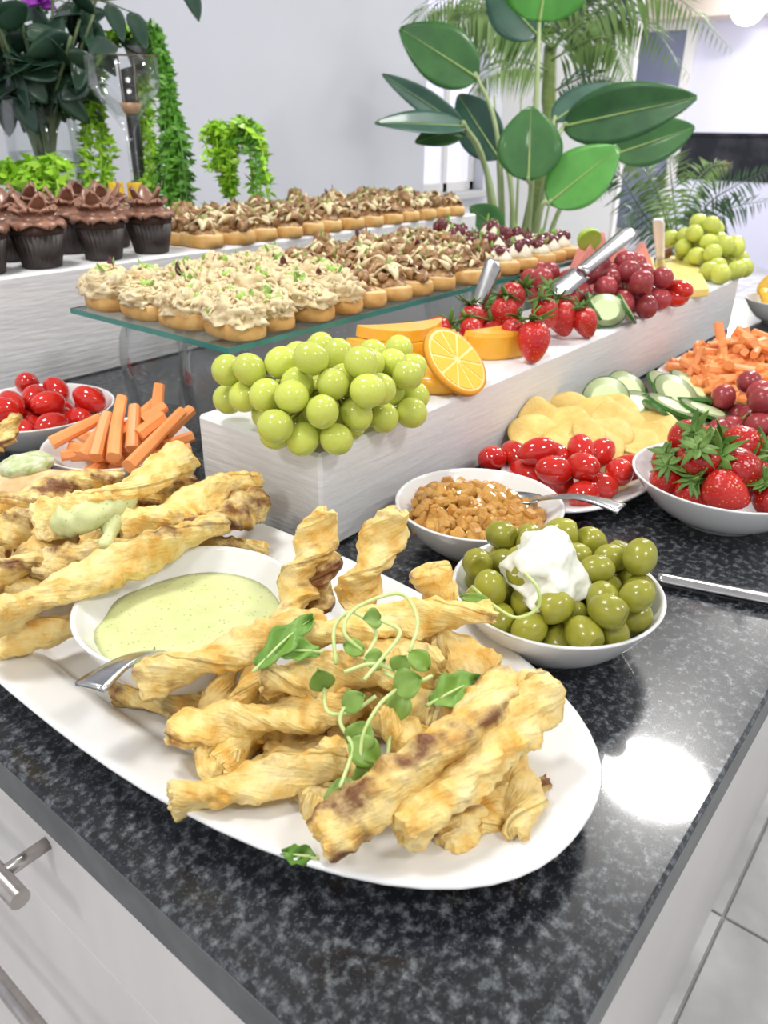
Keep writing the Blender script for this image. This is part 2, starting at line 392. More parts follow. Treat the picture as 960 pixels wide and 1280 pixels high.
bowl('dip', .262, .375, .0745, .050, .040, 'white bowl of pale green herb dip on the oval platter', z=TOP + .0056)

# herb dip
def herb_dip_mat():
    m = mat('pale_green_herb_dip', (.66, .70, .36), (.60, .645, .30), 70, rough=.35, bump=.25, bscale=500, sss=.15, ssc=(.8, .9, .4), dist=.001); nt = m.node_tree; N = nt.nodes; L = nt.links; b = N['Principled BSDF']
    src = b.inputs['Base Color'].links[0].from_socket
    tc = N.new('ShaderNodeTexCoord'); n = N.new('ShaderNodeTexVoronoi'); n.inputs['Scale'].default_value = 230; n.inputs['Randomness'].default_value = 1; L.new(tc.outputs['Object'], n.inputs['Vector'])
    r = N.new('ShaderNodeValToRGB'); r.color_ramp.elements[0].position = .10; r.color_ramp.elements[0].color = (1, 1, 1, 1); r.color_ramp.elements[1].position = .22; r.color_ramp.elements[1].color = (0, 0, 0, 1)
    L.new(n.outputs['Distance'], r.inputs[0])
    mx = N.new('ShaderNodeMix'); mx.data_type = 'RGBA'; mx.inputs[7].default_value = (.20, .26, .07, 1); L.new(src, mx.inputs[6])
    mu = N.new('ShaderNodeMath'); mu.operation = 'MULTIPLY'; mu.inputs[1].default_value = .55; L.new(r.outputs[0], mu.inputs[0]); L.new(mu.outputs[0], mx.inputs[0]); L.new(mx.outputs[2], b.inputs['Base Color'])
    return m
DIPM = herb_dip_mat()
B = BOWLS['dip']; rd = .0625
def dipfn(r, z, a):
    q = Vector((r * cos(a), r * sin(a), 0)); return r, z + .0012 * nz(q, 45, 3) + .0010 * sin(q.x * 130 + q.y * 60)
pr = [(0, .033)] + [(rd * i / 12, .033) for i in range(1, 13)] + [(rd - .002, .028), (.045, .0155), (.03, .0105), (0, .0092)]
tag(ob('herb_dip', new_mesh(*lathe(pr, 48, dipfn)), DIPM, None, (B['x'], B['y'], B['z'])), 'pale green herb dip with dark flecks filling the bowl', 'dip')

# ------------------------------------------------------------ pastry twists
def pastry_mat():
    m = bpy.data.materials.new('flaky_golden_pastry'); m.use_nodes = True; nt = m.node_tree; N = nt.nodes; L = nt.links; b = N['Principled BSDF']
    b.inputs['Roughness'].default_value = .42; b.inputs['Subsurface Weight'].default_value = .12; b.inputs['Subsurface Radius'].default_value = (1, .6, .25); b.inputs['Subsurface Scale'].default_value = .004
    uv = N.new('ShaderNodeTexCoord'); oi = N.new('ShaderNodeObjectInfo')
    mp = N.new('ShaderNodeMapping'); L.new(uv.outputs['UV'], mp.inputs[0]); L.new(oi.outputs['Random'], mp.inputs['Location']); mp.inputs['Scale'].default_value = (5, 20, 1)
    def ns(sc, v, det=5):
        n = N.new('ShaderNodeTexNoise'); n.noise_dimensions = '4D'; n.inputs['Scale'].default_value = sc; n.inputs['Detail'].default_value = det; L.new(v, n.inputs['Vector'])
        mu = N.new('ShaderNodeMath'); mu.operation = 'MULTIPLY'; mu.inputs[1].default_value = 53; L.new(oi.outputs['Random'], mu.inputs[0]); L.new(mu.outputs[0], n.inputs['W']); return n
    n1 = ns(75, uv.outputs['Object']); r1 = N.new('ShaderNodeValToRGB'); L.new(n1.outputs[0], r1.inputs[0]); e = r1.color_ramp.elements
    e[0].position = .30; e[0].color = (.90, .73, .37, 1); e[1].position = .66; e[1].color = (.80, .45, .085, 1); x = e.new(.48); x.color = (.88, .66, .24, 1)
    at = N.new('ShaderNodeAttribute'); at.attribute_name = 'brown'
    n2 = ns(160, uv.outputs['Object'], 4); ad = N.new('ShaderNodeMath'); ad.operation = 'ADD'; L.new(at.outputs['Fac'], ad.inputs[0])
    s2 = N.new('ShaderNodeMath'); s2.operation = 'MULTIPLY_ADD'; s2.inputs[1].default_value = .9; s2.inputs[2].default_value = -.45; L.new(n2.outputs[0], s2.inputs[0]); L.new(s2.outputs[0], ad.inputs[1])
    r2 = N.new('ShaderNodeValToRGB'); L.new(ad.outputs[0], r2.inputs[0]); e = r2.color_ramp.elements
    e[0].position = .38; e[0].color = (0, 0, 0, 1); e[1].position = .78; e[1].color = (1, 1, 1, 1)
    mx = N.new('ShaderNodeMix'); mx.data_type = 'RGBA'; L.new(r2.outputs[0], mx.inputs[0]); L.new(r1.outputs[0], mx.inputs[6]); mx.inputs[7].default_value = (.20, .075, .02, 1)
    hs = N.new('ShaderNodeHueSaturation'); L.new(mx.outputs[2], hs.inputs['Color']); mr = N.new('ShaderNodeMapRange'); L.new(oi.outputs['Random'], mr.inputs[0]); mr.inputs[3].default_value = .9; mr.inputs[4].default_value = 1.1; L.new(mr.outputs[0], hs.inputs['Value'])
    L.new(hs.outputs[0], b.inputs['Base Color'])
    n3 = ns(1.6, mp.outputs[0], 5); n4 = ns(190, uv.outputs['Object'], 6)
    a2 = N.new('ShaderNodeMath'); a2.operation = 'MULTIPLY_ADD'; a2.inputs[1].default_value = 1.3; L.new(n4.outputs[0], a2.inputs[0]); L.new(n3.outputs[0], a2.inputs[2])
    bp = N.new('ShaderNodeBump'); bp.inputs['Strength'].default_value = .8; bp.inputs['Distance'].default_value = .0020; L.new(a2.outputs[0], bp.inputs['Height']); L.new(bp.outputs[0], b.inputs['Normal'])
    return m
PASTRY = pastry_mat()
def pt(a):
    return D(a[0], a[1], a[3]) if len(a) > 3 else P(a[0], a[1], a[2])
def twist_mesh(path, w, turns, seed, brown=.25, flat=.58, ns=84, nt=30, bend=.0):
    rnd = random.Random(seed)
    pts = spline(path, ns); c = sum(pts, Vector()) / len(pts); L = sum((b - a).length for a, b in zip(pts, pts[1:]))
    fr = frames(pts); v = []; uv = []; br = []; ph = rnd.uniform(0, 6); o = seed * 3.17
    for i, (p, (t, a, b)) in enumerate(zip(pts, fr)):
        s = i / ns; tw = ph + turns * 2 * pi * s
        endk = min(1, min(s, 1 - s) * 10); prof = .90 + .10 * sqrt(endk)
        wob = 1 + .13 * nz((s * 7, seed, 0), 1)
        for k in range(nt):
            th = 2 * pi * k / nt
            ex, ey = cos(th), sin(th)
            # rounded rectangle section, wider than thick, turning along the length
            m = (abs(ex) ** 3 + abs(ey) ** 3) ** (-1 / 3)
            x, y = ex * m, ey * m * flat
            q = Vector((s * L * 90, x, y)); n1 = nz((s * L * 110, x * 1.3, y * 1.3), 1, o); n2 = nz((s * L * 170, x * 2.2, y * 2.2), 1, o + 5); n2 = round(n2 * 4.5) / 4.5 * .85 + n2 * .15
            rr = w * .5 * prof * wob * (1 + .20 * n1 + .20 * n2)
            X, Y = x * rr, y * rr
            ct_, st_ = cos(tw), sin(tw)
            jit = .0035 * nz((x * 2, y * 2, seed), 1.5, o) * (1 if i in (0, ns) else 0)
            v.append(p + a * (X * ct_ - Y * st_) + b * (X * st_ + Y * ct_) + t * jit)
            uv.append((s * L / .1, k / nt)); 
            edge = max(0, abs(x) - .82) * 2.2
            e2 = max(0, 1 - min(s, 1 - s) * 14) * .18
            nb = nz((s * L * 40, x, y), 1, o + 9)
            br.append(brown + .45 * nb + .12 * n2 + edge * .55 * brown * 2 + e2)
    f = []
    for i in range(ns):
        for k in range(nt): f.append((i * nt + k, i * nt + (k + 1) % nt, (i + 1) * nt + (k + 1) % nt, (i + 1) * nt + k))
    for i, sg in ((0, -1), (ns, 1)):       # ragged end: inner ring + centre, layered
        base = i * nt; cc = sum((v[base + k] for k in range(nt)), Vector()) / nt; st = len(v)
        for k in range(nt):
            v.append(v[base + k].lerp(cc, .45) + fr[i][0] * (.0015 * sg + .003 * nz((k, seed, i), 1.1))); uv.append((i / ns * L / .1 + .02 * sg, k / nt)); br.append(.15)
        v.append(cc - fr[i][0] * .0012 * sg); uv.append((i / ns * L / .1, .5)); br.append(.1); ce = len(v) - 1
        for k in range(nt):
            a, b2, c2, d2 = base + k, base + (k + 1) % nt, st + (k + 1) % nt, st + k
            f.append((a, d2, c2, b2) if sg < 0 else (a, b2, c2, d2)); f.append((d2, ce, c2) if sg < 0 else (d2, c2, ce))
    v = [p - c for p in v]
    me = new_mesh(v, f, True, uv, br); me.set_sharp_from_angle(angle=radians(24)); return me, c
TW = 0
def twist(label, pts, wpx, turns=1.0, brown=.25, flat=.58, group=None, name='pastry_twist', lift=0.):
    global TW; TW += 1
    w3 = [pt(a) + Vector((0, 0, lift)) for a in pts]
    mid = w3[len(w3) // 2] if len(w3) > 2 else (w3[0] + w3[1]) / 2
    dep = -(ROT.transposed() @ (mid - CAM)).z
    w = wpx * dep / F * 1.2
    me, c = twist_mesh(w3, w, turns, TW, brown, flat)
    return tag(ob(name, me, PASTRY, None, c), label, 'pastry', group or 'pastry twists heaped in front of the dip bowl')
GP = 'pastry twists heaped in front of the dip bowl'; LG = 'pastry twists heaped behind the dip bowl'
und = 'pastry twist buried low in the heap in front of the dip'
# under layer of the near heap
twist(und, [(300, 985, .916), (470, 900, .918)], 44, 1.2)
twist(und, [(380, 1010, .918), (560, 950, .918)], 46, .8, .3)
twist(und, [(330, 935, .918), (520, 870, .922)], 44, 1.2, .4)
twist(und, [(430, 860, .920), (590, 900, .920)], 44, 1.2, .35)
twist(und, [(470, 1000, .918), (640, 950, .916)], 44, .9, .3)
twist(und, [(330, 880, .922), (470, 830, .925)], 42, .9, .35)
twist(und, [(480, 800, .928), (620, 850, .920)], 44, .9, .25)
twist(und, [(400, 940, .936), (540, 1000, .924)], 44, 1, .3)
twist(und, [(430, 880, .940), (560, 850, .938)], 44, 1, .3)
# visible ones
twist('pastry twist lying flat under the dip bowl beside the spoon tip', [(145, 868, .915), (250, 883, .917), (330, 890, .92)], 34, .6, .3)
twist('short golden pastry twist with a chunky square end at the platter edge side', [(285, 940, .918), (345, 905, .924), (400, 900, .926)], 50, .7, .25)
twist('crumbly browned pastry twist end under the scorched twist', [(385, 985, .920), (440, 1045, .915)], 52, .8, .45)
twist('short flaky pastry stub with brown layered end lying on the platter rim', [(560, 1060, .9195), (598, 1010, .926)], 40, .3, .42, .8)
twist('golden pastry stub lying beside the upright twist on the platter rim', [(592, 1035, .921), (640, 985, .924)], 42, .5, .2)
twist('pale pastry twist with a knuckled end lying at the rounded platter end', [(645, 1050, .9225), (652, 990, .928), (640, 930, .936)], 46, .7, .12)
twist('small toasted pastry crumb on the rounded platter end', [(668, 1002, .9225), (678, 978, .9235)], 20, .3, .5, .8)
twist('pale pastry twist lying lowest across the platter rim, pointing at the dip spoon side', [(216, 1003, .931), (320, 978, .932), (432, 952, .936)], 44, .6, .14)
twist('golden pastry twist with blunt forked end crossing the heap', [(214, 912, .940), (330, 898, .944), (440, 880, .950)], 44, .9, .22)
twist('thick golden pastry twist leaning under the chunky blunt ended one', [(285, 960, .924), (255, 925, .926)], 48, .3, .25)
twist('small pale pastry chip tucked under the crossing twist', [(275, 960, .926), (325, 905, .932)], 36, .3, .15, .5)
twist('thin pastry twist leaning up against the dip bowl side of the heap', [(262, 900, .932), (300, 812, .960)], 34, .6, .18, .5)
twist('short pointed pastry piece leaning beside the thin leaning twist', [(300, 885, .940), (325, 825, .962)], 40, .4, .2, .55)
twist('golden pastry twist lying with one end over the dip bowl rim', [(175, 852, .957), (290, 815, .966), (400, 772, .974)], 44, .8, .22)
twist('browned pastry piece standing behind the tall upright twist', [(392, 762, .955), (405, 690, 0, .515)], 42, .7, .55)
twist('tall upright pastry twist with a pointed tip beside the dip bowl', [(358, 785, .955), (378, 715, 0, .505), (408, 640, 0, .505)], 42, 1.2, .22)
twist('tall upright pastry twist leaning towards the chutney bowl', [(440, 760, .965), (462, 705, 0, .49), (497, 640, 0, .49)], 46, .9, .14)
twist('short upright pastry end poking up beside the olive bowl', [(555, 775, .955), (537, 712, 0, .475)], 44, .3, .16, .5)
twist('broad flat pastry piece sloping down towards the olive bowl', [(545, 790, .957), (605, 850, .938)], 56, .3, .12, .4)
twist('golden pastry stub between the broad flat piece and long top twist', [(470, 790, .955), (545, 800, .953)], 42, .5, .3)
twist('long pale pastry twist lying highest across the heap', [(370, 800, .974), (490, 776, .978), (613, 765, .980)], 40, .7, .12)
twist('pastry twist with a curled flaky end under the tangle of sprouts', [(330, 852, .960), (410, 842, .964), (500, 838, .966)], 46, .8, .2)
twist('pale square ended pastry twist behind the tangle of sprouts', [(440, 806, .966), (500, 820, .966), (550, 842, .964)], 42, .4, .12)
twist('knobby pastry twist end poking forward through the sprouts', [(474, 893, .962), (535, 945, .946)], 42, .5, .15)
twist('golden pastry twist between the sprouts and the scorched twist', [(500, 850, .955), (545, 915, .945)], 44, .6, .3)
twist('smooth pale pastry twist beside the scorched one on the rounded platter end', [(503, 1042, .940), (600, 945, .955), (690, 862, .968)], 58, .45, .08, .7)
twist('long pastry twist with a dark scorched ridge lying over the heap', [(402, 1050, .945), (500, 975, .960), (590, 900, .968), (642, 852, .968)], 52, .5, .42, .7)
# heap behind the dip bowl
ul = 'pastry twist buried low in the heap behind the dip bowl'
for a in ([(0, 745, .925), (190, 680, .925)], [(20, 700, .925), (230, 650, .925)], [(60, 680, .928), (280, 620, .925)], [(0, 680, .93), (170, 630, .93)], [(120, 700, .925), (330, 690, .926)]):
    twist(ul, a, 36, .8, .35, group=LG)
twist('pale layered pastry twist lying on the platter rim beside the dip bowl', [(-60, 815, .931), (0, 803, .931), (92, 782, .931)], 36, .5, .12, group=LG)
twist('thin pastry twist end poking out behind the dip bowl rim', [(225, 690, .930), (333, 686, .932)], 22, .6, .2, group=LG)
twist('pale pastry twist end below the brown knobbed one', [(-40, 755, .940), (62, 722, .942)], 34, .6, .15, group=LG)
twist('pastry twist with a deep brown knob end', [(40, 706, .953), (90, 700, .955), (165, 685, .955)], 36, .4, .38, group=LG)
twist('browned pastry twist going under the dip smeared one', [(-40, 745, .950), (30, 705, .955), (90, 668, .957)], 40, .7, .4, group=LG)
twist('green flecked pastry twist under the two long twists', [(150, 690, .950), (235, 655, .952)], 30, .6, .2, group=LG)
twist('long pastry twist running along the dip bowl rim', [(-20, 782, .958), (90, 730, .962), (190, 690, .965), (275, 652, .966)], 42, .7, .22, group=LG)
twist('dark tipped pastry twist pointing at the long white riser', [(235, 668, .953), (290, 645, .956), (330, 628, .957)], 38, .5, .55, group=LG)
twist('smooth golden pastry twist lying behind the dark tipped one', [(150, 668, .962), (240, 632, .966), (318, 602, .966)], 40, .7, .12, group=LG)
twist('dark pastry twist beneath the topmost dip smeared one', [(165, 628, .955), (240, 602, .955)], 26, .5, .5, group=LG)
twist('pastry twist with a row of brown blisters lying at the back of the heap', [(-30, 645, .955), (60, 618, .96), (155, 598, .96)], 36, .8, .4, group=LG)
twist('short pastry twist end beside the dip smeared one', [(-40, 672, .955), (50, 652, .958)], 38, .5, .3, group=LG)
dt = twist('bent pastry twist smeared with green dip, topmost of its heap', [(45, 652, .978), (110, 636, .982), (165, 612, .985), (232, 568, .988)], 40, .5, .05, group=LG)
twist('slim pastry twist standing at the tomato bowl', [(0, 560, .962), (20, 520, .985)], 20, .6, .4, group=LG)
# dip smear hanging from the topmost twist (a part of it)
SM = DIPM
a, b2, c2 = P(70, 662, .974), P(125, 655, .975), P(165, 632, .979)
a, b2, c2 = P(62, 656, .9775), P(112, 645, .9795), P(168, 617, .9835)
mbm = MB().add(*tube(spline([a, b2, c2], 40), lambda t: .0118 * (1 - (2 * t - 1) ** 8 * .75), 20, lambda t, th: 1 + .28 * nz((t * 9, cos(th) * 1.2, sin(th) * 1.2), 1, 4))); d0_ = P(140, 645, .974)
mbm.add(*tube(spline([d0_, P(137, 668, .968), P(130, 688, .962)], 12), lambda t: .0085 - .004 * t + .0015 * sin(t * 9), 12))
vv = [p - dt.location for p in mbm.v]
ob('dip_smear', new_mesh(vv, mbm.f), DIPM, dt)
# folded flatbread with dip, left end of the platter
def wrap():
    t = thing('folded_flatbread', 'folded toasted flatbread with green dip at the back of the heap', 'bread', P(20, 612, .935))
    def fn(u, w):
        a = -1.25 + 2.5 * u; y = (w - .5) * .11
        return Vector((.034 * sin(a) + .004 * nz((u * 3, w * 5, 1), 1), y, .020 * cos(a) + .004 * nz((u * 4, w * 6, 2), 1)))
    BRD = mat('toasted_flatbread', (.80, .62, .36), (.62, .36, .15), 60, rough=.6, bump=.4, c3=(.42, .2, .07))
    ob('bread_fold', new_mesh(*solid(*grid(18, 16, fn), .004)), BRD, t, rot=(0, 0, .4))
    def fn2(p):
        p = p.copy(); n = 1 + .25 * nz(p, 2.2, 4); return Vector((p.x * .026 * n, p.y * .02 * n, p.z * .009 * n))
    ob('dip_topping', new_mesh(*sphere(1, 20, 12, fn2)), mat('grated_green_topping', (.72, .75, .55), (.42, .52, .18), 120, rough=.5, bump=.8, bscale=300), t, (.012, -.004, .022))
wrap()
# ------------------------------------------------------------ small food: shared helpers
def heap(n, r, cx, cy, rmax, floor_fn, seed, have=None, K=40, squash=1.0):
    rnd = random.Random(seed); out = list(have or []); res = []
    for _ in range(n):
        best = None
        for _k in range(K):
            a = rnd.uniform(0, 2 * pi); q = rmax * sqrt(rnd.random()); x, y = cx + q * cos(a), cy + q * sin(a)
            fz = floor_fn(x, y)
            if fz is None: continue
            z = fz + r * 1.08
            for (ex, ey, ez, er) in out:
                d2 = (x - ex) ** 2 + (y - ey) ** 2; R2 = (r + er) * .93
                if d2 < R2 * R2: z = max(z, ez + squash * sqrt(R2 * R2 - d2))
            if best is None or z < best[2]: best = (x, y, z, r)
        if best: out.append(best); res.append(best)
    return res
def relax(pts, r, it=30, k=.92, zmin=None):
    pts = [Vector(p) for p in pts]
    for _ in range(it):
        for i in range(len(pts)):
            for j in range(i):
                d = pts[i] - pts[j]; L = d.length
                if L < 2 * r * k and L > 1e-6:
                    d *= (2 * r * k - L) / L * .5; pts[i] += d; pts[j] -= d
        if zmin is not None:
            for p in pts: p.z = max(p.z, zmin + r)
    return pts
def rr(rnd): return (rnd.uniform(0, 6.28), rnd.uniform(0, 6.28), rnd.uniform(0, 6.28))
def aim(d, roll=0.):                        # rotation that points local +Z along d
    q = Vector(d).to_track_quat('Z', 'Y'); return (q.to_matrix() @ Matrix.Rotation(roll, 3, 'Z')).to_euler()

# olives and cream cheese
OLIVE = mat('green_olive_skin', (.36, .36, .045), (.27, .26, .03), 70, rough=.24, var=.12, sss=.08, ssc=(.7, .8, .2), coat=.2)
def olive_fn(p):
    q = p.copy(); z = p.z
    if z > .80: q.z -= (z - .80) * 1.4
    return Vector((q.x * .0112, q.y * .0112, q.z * .0138))
om = new_mesh(*sphere(1, 20, 14, olive_fn)); om.materials.append(OLIVE)
B = BOWLS['olive']; rnd = random.Random(5)
hp = heap(58, .0118, B['x'], B['y'], .0595, B['zin'], 8)
for x, y, z, r in hp:
    o = tag(ob('green_olive', om, None, None, (x, y, z), rr(rnd), (rnd.uniform(.92, 1.06),) * 3), 'plump pitted green olive in the white bowl under the cream cheese', 'olive', 'green olives in the bowl')
CREAM = mat('whipped_cream_cheese', (.86, .87, .79), (.82, .83, .73), 60, rough=.35, sss=.25, ssc=(1, .9, .7), bump=.12, bscale=140)
def cream_fn(p):
    a = math.atan2(p.y, p.x); h = (p.z + 1) / 2
    n = 1 + .07 * sin(2 * a + h * 11) + .05 * sin(3 * a - h * 8 + 1) + .38 * nz(p, 1.3, 2) + .20 * nz(p, 3.1, 7) + .07 * nz(p, 7, 3)
    r = n * (1 - .25 * h)
    return Vector((p.x * .036 * r, p.y * .031 * r, p.z * .022 * (1 + .3 * nz(p, 2.1, 9)) + (.006 * h * h)))
pc = P(684, 712, .966)
tag(ob('cream_cheese', new_mesh(*sphere(1, 64, 44, cream_fn)), CREAM, None, pc, (.1, -.1, .5)), 'swirled dollop of white cream cheese sitting on the olives', 'cream cheese')

# tomatoes
TOM = mat('glossy_red_tomato_skin', (.62, .025, .012), (.50, .012, .010), 25, rough=.10, coat=.6, var=.12, sss=.06)
tm = new_mesh(*sphere(1, 22, 14, lambda p: Vector((p.x * .0142, p.y * .0142, p.z * (.0205 if p.z < .93 else .0198))))); tm.materials.append(TOM)
B = BOWLS['ltom']; rnd = random.Random(11)
for x, y, z, r in heap(22, .0155, B['x'], B['y'], .068, B['zin'], 3):
    tag(ob('plum_tomato', tm, None, None, (x, y, z), (rnd.uniform(1.0, 2.0), rnd.uniform(-.4, .4), rnd.uniform(0, 6))), 'shiny red plum tomato in the round bowl behind the pastry heap', 'tomato', 'plum tomatoes in the bowl')
# oval plate with tomatoes, crisps and cucumber
TPX = (.80, .322, .195, .085)
oval('serving_platter', 'white oval plate of tomatoes, corn crisps and cucumber beside the long riser', *TPX, 2.2, PROF2, rotz=radians(6))
def tp_floor(x, y):
    dx, dy = (x - TPX[0]) / TPX[2], (y - TPX[1]) / TPX[3]; r = sqrt(dx * dx + dy * dy)
    return TOP + .005 if r < .7 else (TOP + .005 + (r - .7) / .3 * .013 if r < 1.02 else None)
pts = [(620, 573, .925), (640, 570, .925), (668, 573, .938), (693, 570, .935), (722, 588, .938), (728, 562, .942), (768, 595, .928), (695, 600, .922), (730, 615, .922), (752, 608, .920), (748, 566, .935), (660, 592, .920), (785, 585, .925), (700, 590, .935), (715, 640, .920)]
pts = relax([P(*a) for a in pts[:-1]], .0145, 40, .95, TOP + .006)
for p in pts:
    tag(ob('plum_tomato', tm, None, None, p, (rnd.uniform(1.2, 1.9), rnd.uniform(-.3, .3), rnd.uniform(0, 6))), 'shiny red plum tomato on the oval plate in front of the crisps', 'tomato', 'plum tomatoes on the oval plate')
CRISP = mat('yellow_corn_crisp', (.80, .60, .20), (.76, .50, .13), 90, rough=.55, bump=.5, bscale=220, c3=(.84, .68, .32), var=.06)
def crisp_mesh(sd):
    def fn(r, z, a):
        q = Vector((r * cos(a), r * sin(a), 0)); return r * (1 + .03 * sin(5 * a + sd)), z + .0045 * nz(q, 38, sd) + .10 * r * r / .034 * cos(2 * a + sd)
    n = 8; pr = [(0, .0008)] + [(.034 * i / n, .0008) for i in range(1, n)] + [(.034, .0003), (.034, -.0006)] + [(.034 * i / n, -.0008) for i in range(n - 1, 0, -1)] + [(0, -.0008)]
    m = new_mesh(*lathe(pr, 32, fn)); m.materials.append(CRISP); return m
CM = [crisp_mesh(s * 2.3) for s in range(4)]
cl = [(662, 545, .928, .5), (690, 528, .936, .45), (672, 528, .934, .6), (706, 545, .938, .4), (726, 515, .942, .5), (742, 538, .940, .35), (765, 528, .944, .4), (790, 545, .938, .3), (812, 552, .932, .3), (775, 552, .934, .35), (730, 556, .934, .35), (752, 516, .938, .5), (700, 515, .932, .6), (798, 530, .932, .35)]
for i, (u, v, z, tl) in enumerate(cl):
    rnd = random.Random(i)
    tag(ob('corn_crisp', CM[i % 4], None, None, P(u, v, z - .004) - Vector((.0, .010, 0)), (tl * rnd.uniform(-.5, 1), -tl * .9, rnd.uniform(-.4, .4))), 'round yellow corn crisp heaped between the tomatoes and cucumber', 'crisp', 'corn crisps on the oval plate')
CFL = mat('pale_cucumber_flesh', (.62, .76, .36), (.74, .84, .52), 90, rough=.3, coat=.2, pos=(.4, .6)); CSK = mat('dark_green_cucumber_skin', (.03, .12, .015), (.07, .22, .04), 60, rough=.3)
def cuke(loc, rot, label, group, r=.030, e=1.0, th=.004):
    t = thing('cucumber_slice', label, 'cucumber', loc, rot, group)
    fl = ob('flesh', CUF, None, t, scale=(r * e, r, 1)); sk = ob('skin', CUS, None, t, scale=(r * e, r, 1)); return t
CUF = new_mesh(*lathe([(0, .0021), (.6, .0024), (.97, .0020), (.97, -.0020), (0, -.0020)], 32)); CUF.materials.append(CFL)
CUS = new_mesh(*lathe([(.965, .0022), (1.0, .0017), (1.0, -.0017), (.965, -.0022)], 32)); CUS.materials.append(CSK)
for i, (u, v, z, a, b2) in enumerate([(757, 500, .935, .5, -.6), (795, 508, .930, .15, -.25), (785, 488, .932, .3, -.5), (845, 492, .934, .1, -.5), (835, 486, .930, .2, -.5), (864, 484, .928, .1, -.5), (842, 508, .936, .1, -.3), (884, 513, .928, 0, -.25), (830, 522, .926, .1, -.7), (858, 528, .922, 0, -.1), (812, 497, .926, .2, -.3), (872, 500, .926, .1, -.3)]):
    cuke(P(u, v, z), (a, b2, i * .3), 'round slice of cucumber on the oval plate behind the crisps', 'cucumber slices on the oval plate', .030, 1.15)

# chutney
CHUT = mat('amber_onion_chutney', (.80, .46, .13), (.64, .30, .06), 90, rough=.16, coat=.5, trans=.25, ior=1.4, var=.0, sss=.15, c3=(.68, .38, .14))
B = BOWLS['chutney']; rnd = random.Random(21); mb = MB()
mb.add(*lathe([(0, .034)] + [(.054 * i / 6, .034 - .006 * (i / 6) ** 3) for i in range(1, 7)] + [(.040, .0185), (.028, .0108), (0, .0095)], 36))
def chp(p):
    return p
for i in range(260):
    a = rnd.uniform(0, 6.28); q = .058 * sqrt(rnd.random()); h = .034 + .010 * (1 - (q / .058) ** 2) + rnd.uniform(-.004, .003)
    s = rnd.uniform(.0042, .0074); v, f = box(-1, 1, -1, 1, -1, 1, .35)
    mb.add(v, f, T((q * cos(a) - .004, q * sin(a) + .004, h - .001 * (q / .058)), rr(rnd), (s * rnd.uniform(.7, 1.3), s * rnd.uniform(.6, 1.1), s * .6)))
tag(ob('onion_chutney', mb.mesh(False), CHUT, None, (B['x'], B['y'], B['z'])), 'chunky amber onion chutney heaped in the white bowl', 'chutney', kind='stuff')

# cutlery
HWHITE = mat('white_plastic_handle', (.86, .86, .87), (.82, .82, .83), 20, rough=.35)
def spoon(label, a, b, group=None, tip=.018, wide=.020, kind='spoon', name='serving_spoon', mt=None):
    A, Bp = Vector(a), Vector(b); d = (Bp - A); L = d.length; t = thing(name, label, 'cutlery', A, aim(d, 0), group)
    # local +Z along the handle: bowl at 0, handle end at L
    def hn(u, w):
        z = .045 + (L - .045) * u; wd = (.0035 + .0065 * u ** 2.2) * (1 if u < .97 else .9); return Vector(((w - .5) * 2 * wd, .0008 + .006 * sin(u * pi) * 1.0 - .0008 * (2 * w - 1) ** 2, z))
    ob('handle', new_mesh(*solid(*grid(4, 24, lambda w, u: hn(u, w)), .0022)), mt or STEEL, t)
    def bn(u, w):
        z = .047 * u; wd = wide * .9 * sqrt(max(0, 1 - (2 * u - 1) ** 2)) * .62 + .0035 * u; q = 2 * w - 1
        return Vector((q * wd, -.007 * (1 - q * q) * sin(pi * u), z))
    ob('bowl' if kind == 'spoon' else 'blade', new_mesh(*solid(*grid(8, 14, lambda w, u: bn(u, w)), .0014)), mt or STEEL, t)
    return t
def knife(label, a, b, w=.010, mt=None, bl=.45, name='table_knife', roll=0., group=None):
    A, Bp = Vector(a), Vector(b); d = Bp - A; L = d.length; t = thing(name, label, 'cutlery', A, aim(d, roll), group)
    def hn(u, k):
        z = L * (bl + (1 - bl) * u); wd = w * (.55 + .45 * u) * (1 - max(0, u - .93) * 6); return Vector(((k - .5) * 2 * wd, .003 * (1 - (2 * k - 1) ** 2) * (1 - .3 * u), z))
    mb = MB().add(*solid(*grid(6, 24, lambda k, u: hn(u, k)), .0045)); ob('handle', mb.mesh(), mt or STEEL, t)
    def bn(u, k):
        z = L * bl * u; wd = w * 1.1 * min(1, u * 4 + .1); return Vector(((k - .5) * 2 * wd, 0, z))
    ob('blade', new_mesh(*solid(*grid(3, 12, lambda k, u: bn(u, k)), .0012)), STEEL, t); return t
B = BOWLS['chutney']
spoon('steel spoon standing in the chutney with its handle over the bowl rim', P(618, 618, .938), P(777, 638, .958))
knife('steel cutlery handle lying on the granite beside the olive bowl', P(770, 716, .903), P(985, 757, .9035), .0065, bl=.25)
spoon('steel fork handle resting on the dip bowl rim under the pastry', P(250, 797, .926), P(112, 862, .966), name='serving_fork')
knife('white handled knife behind the pastry heap', P(190, 604, .945), P(238, 598, .950), .006, mt=CERAMIC, bl=.3)

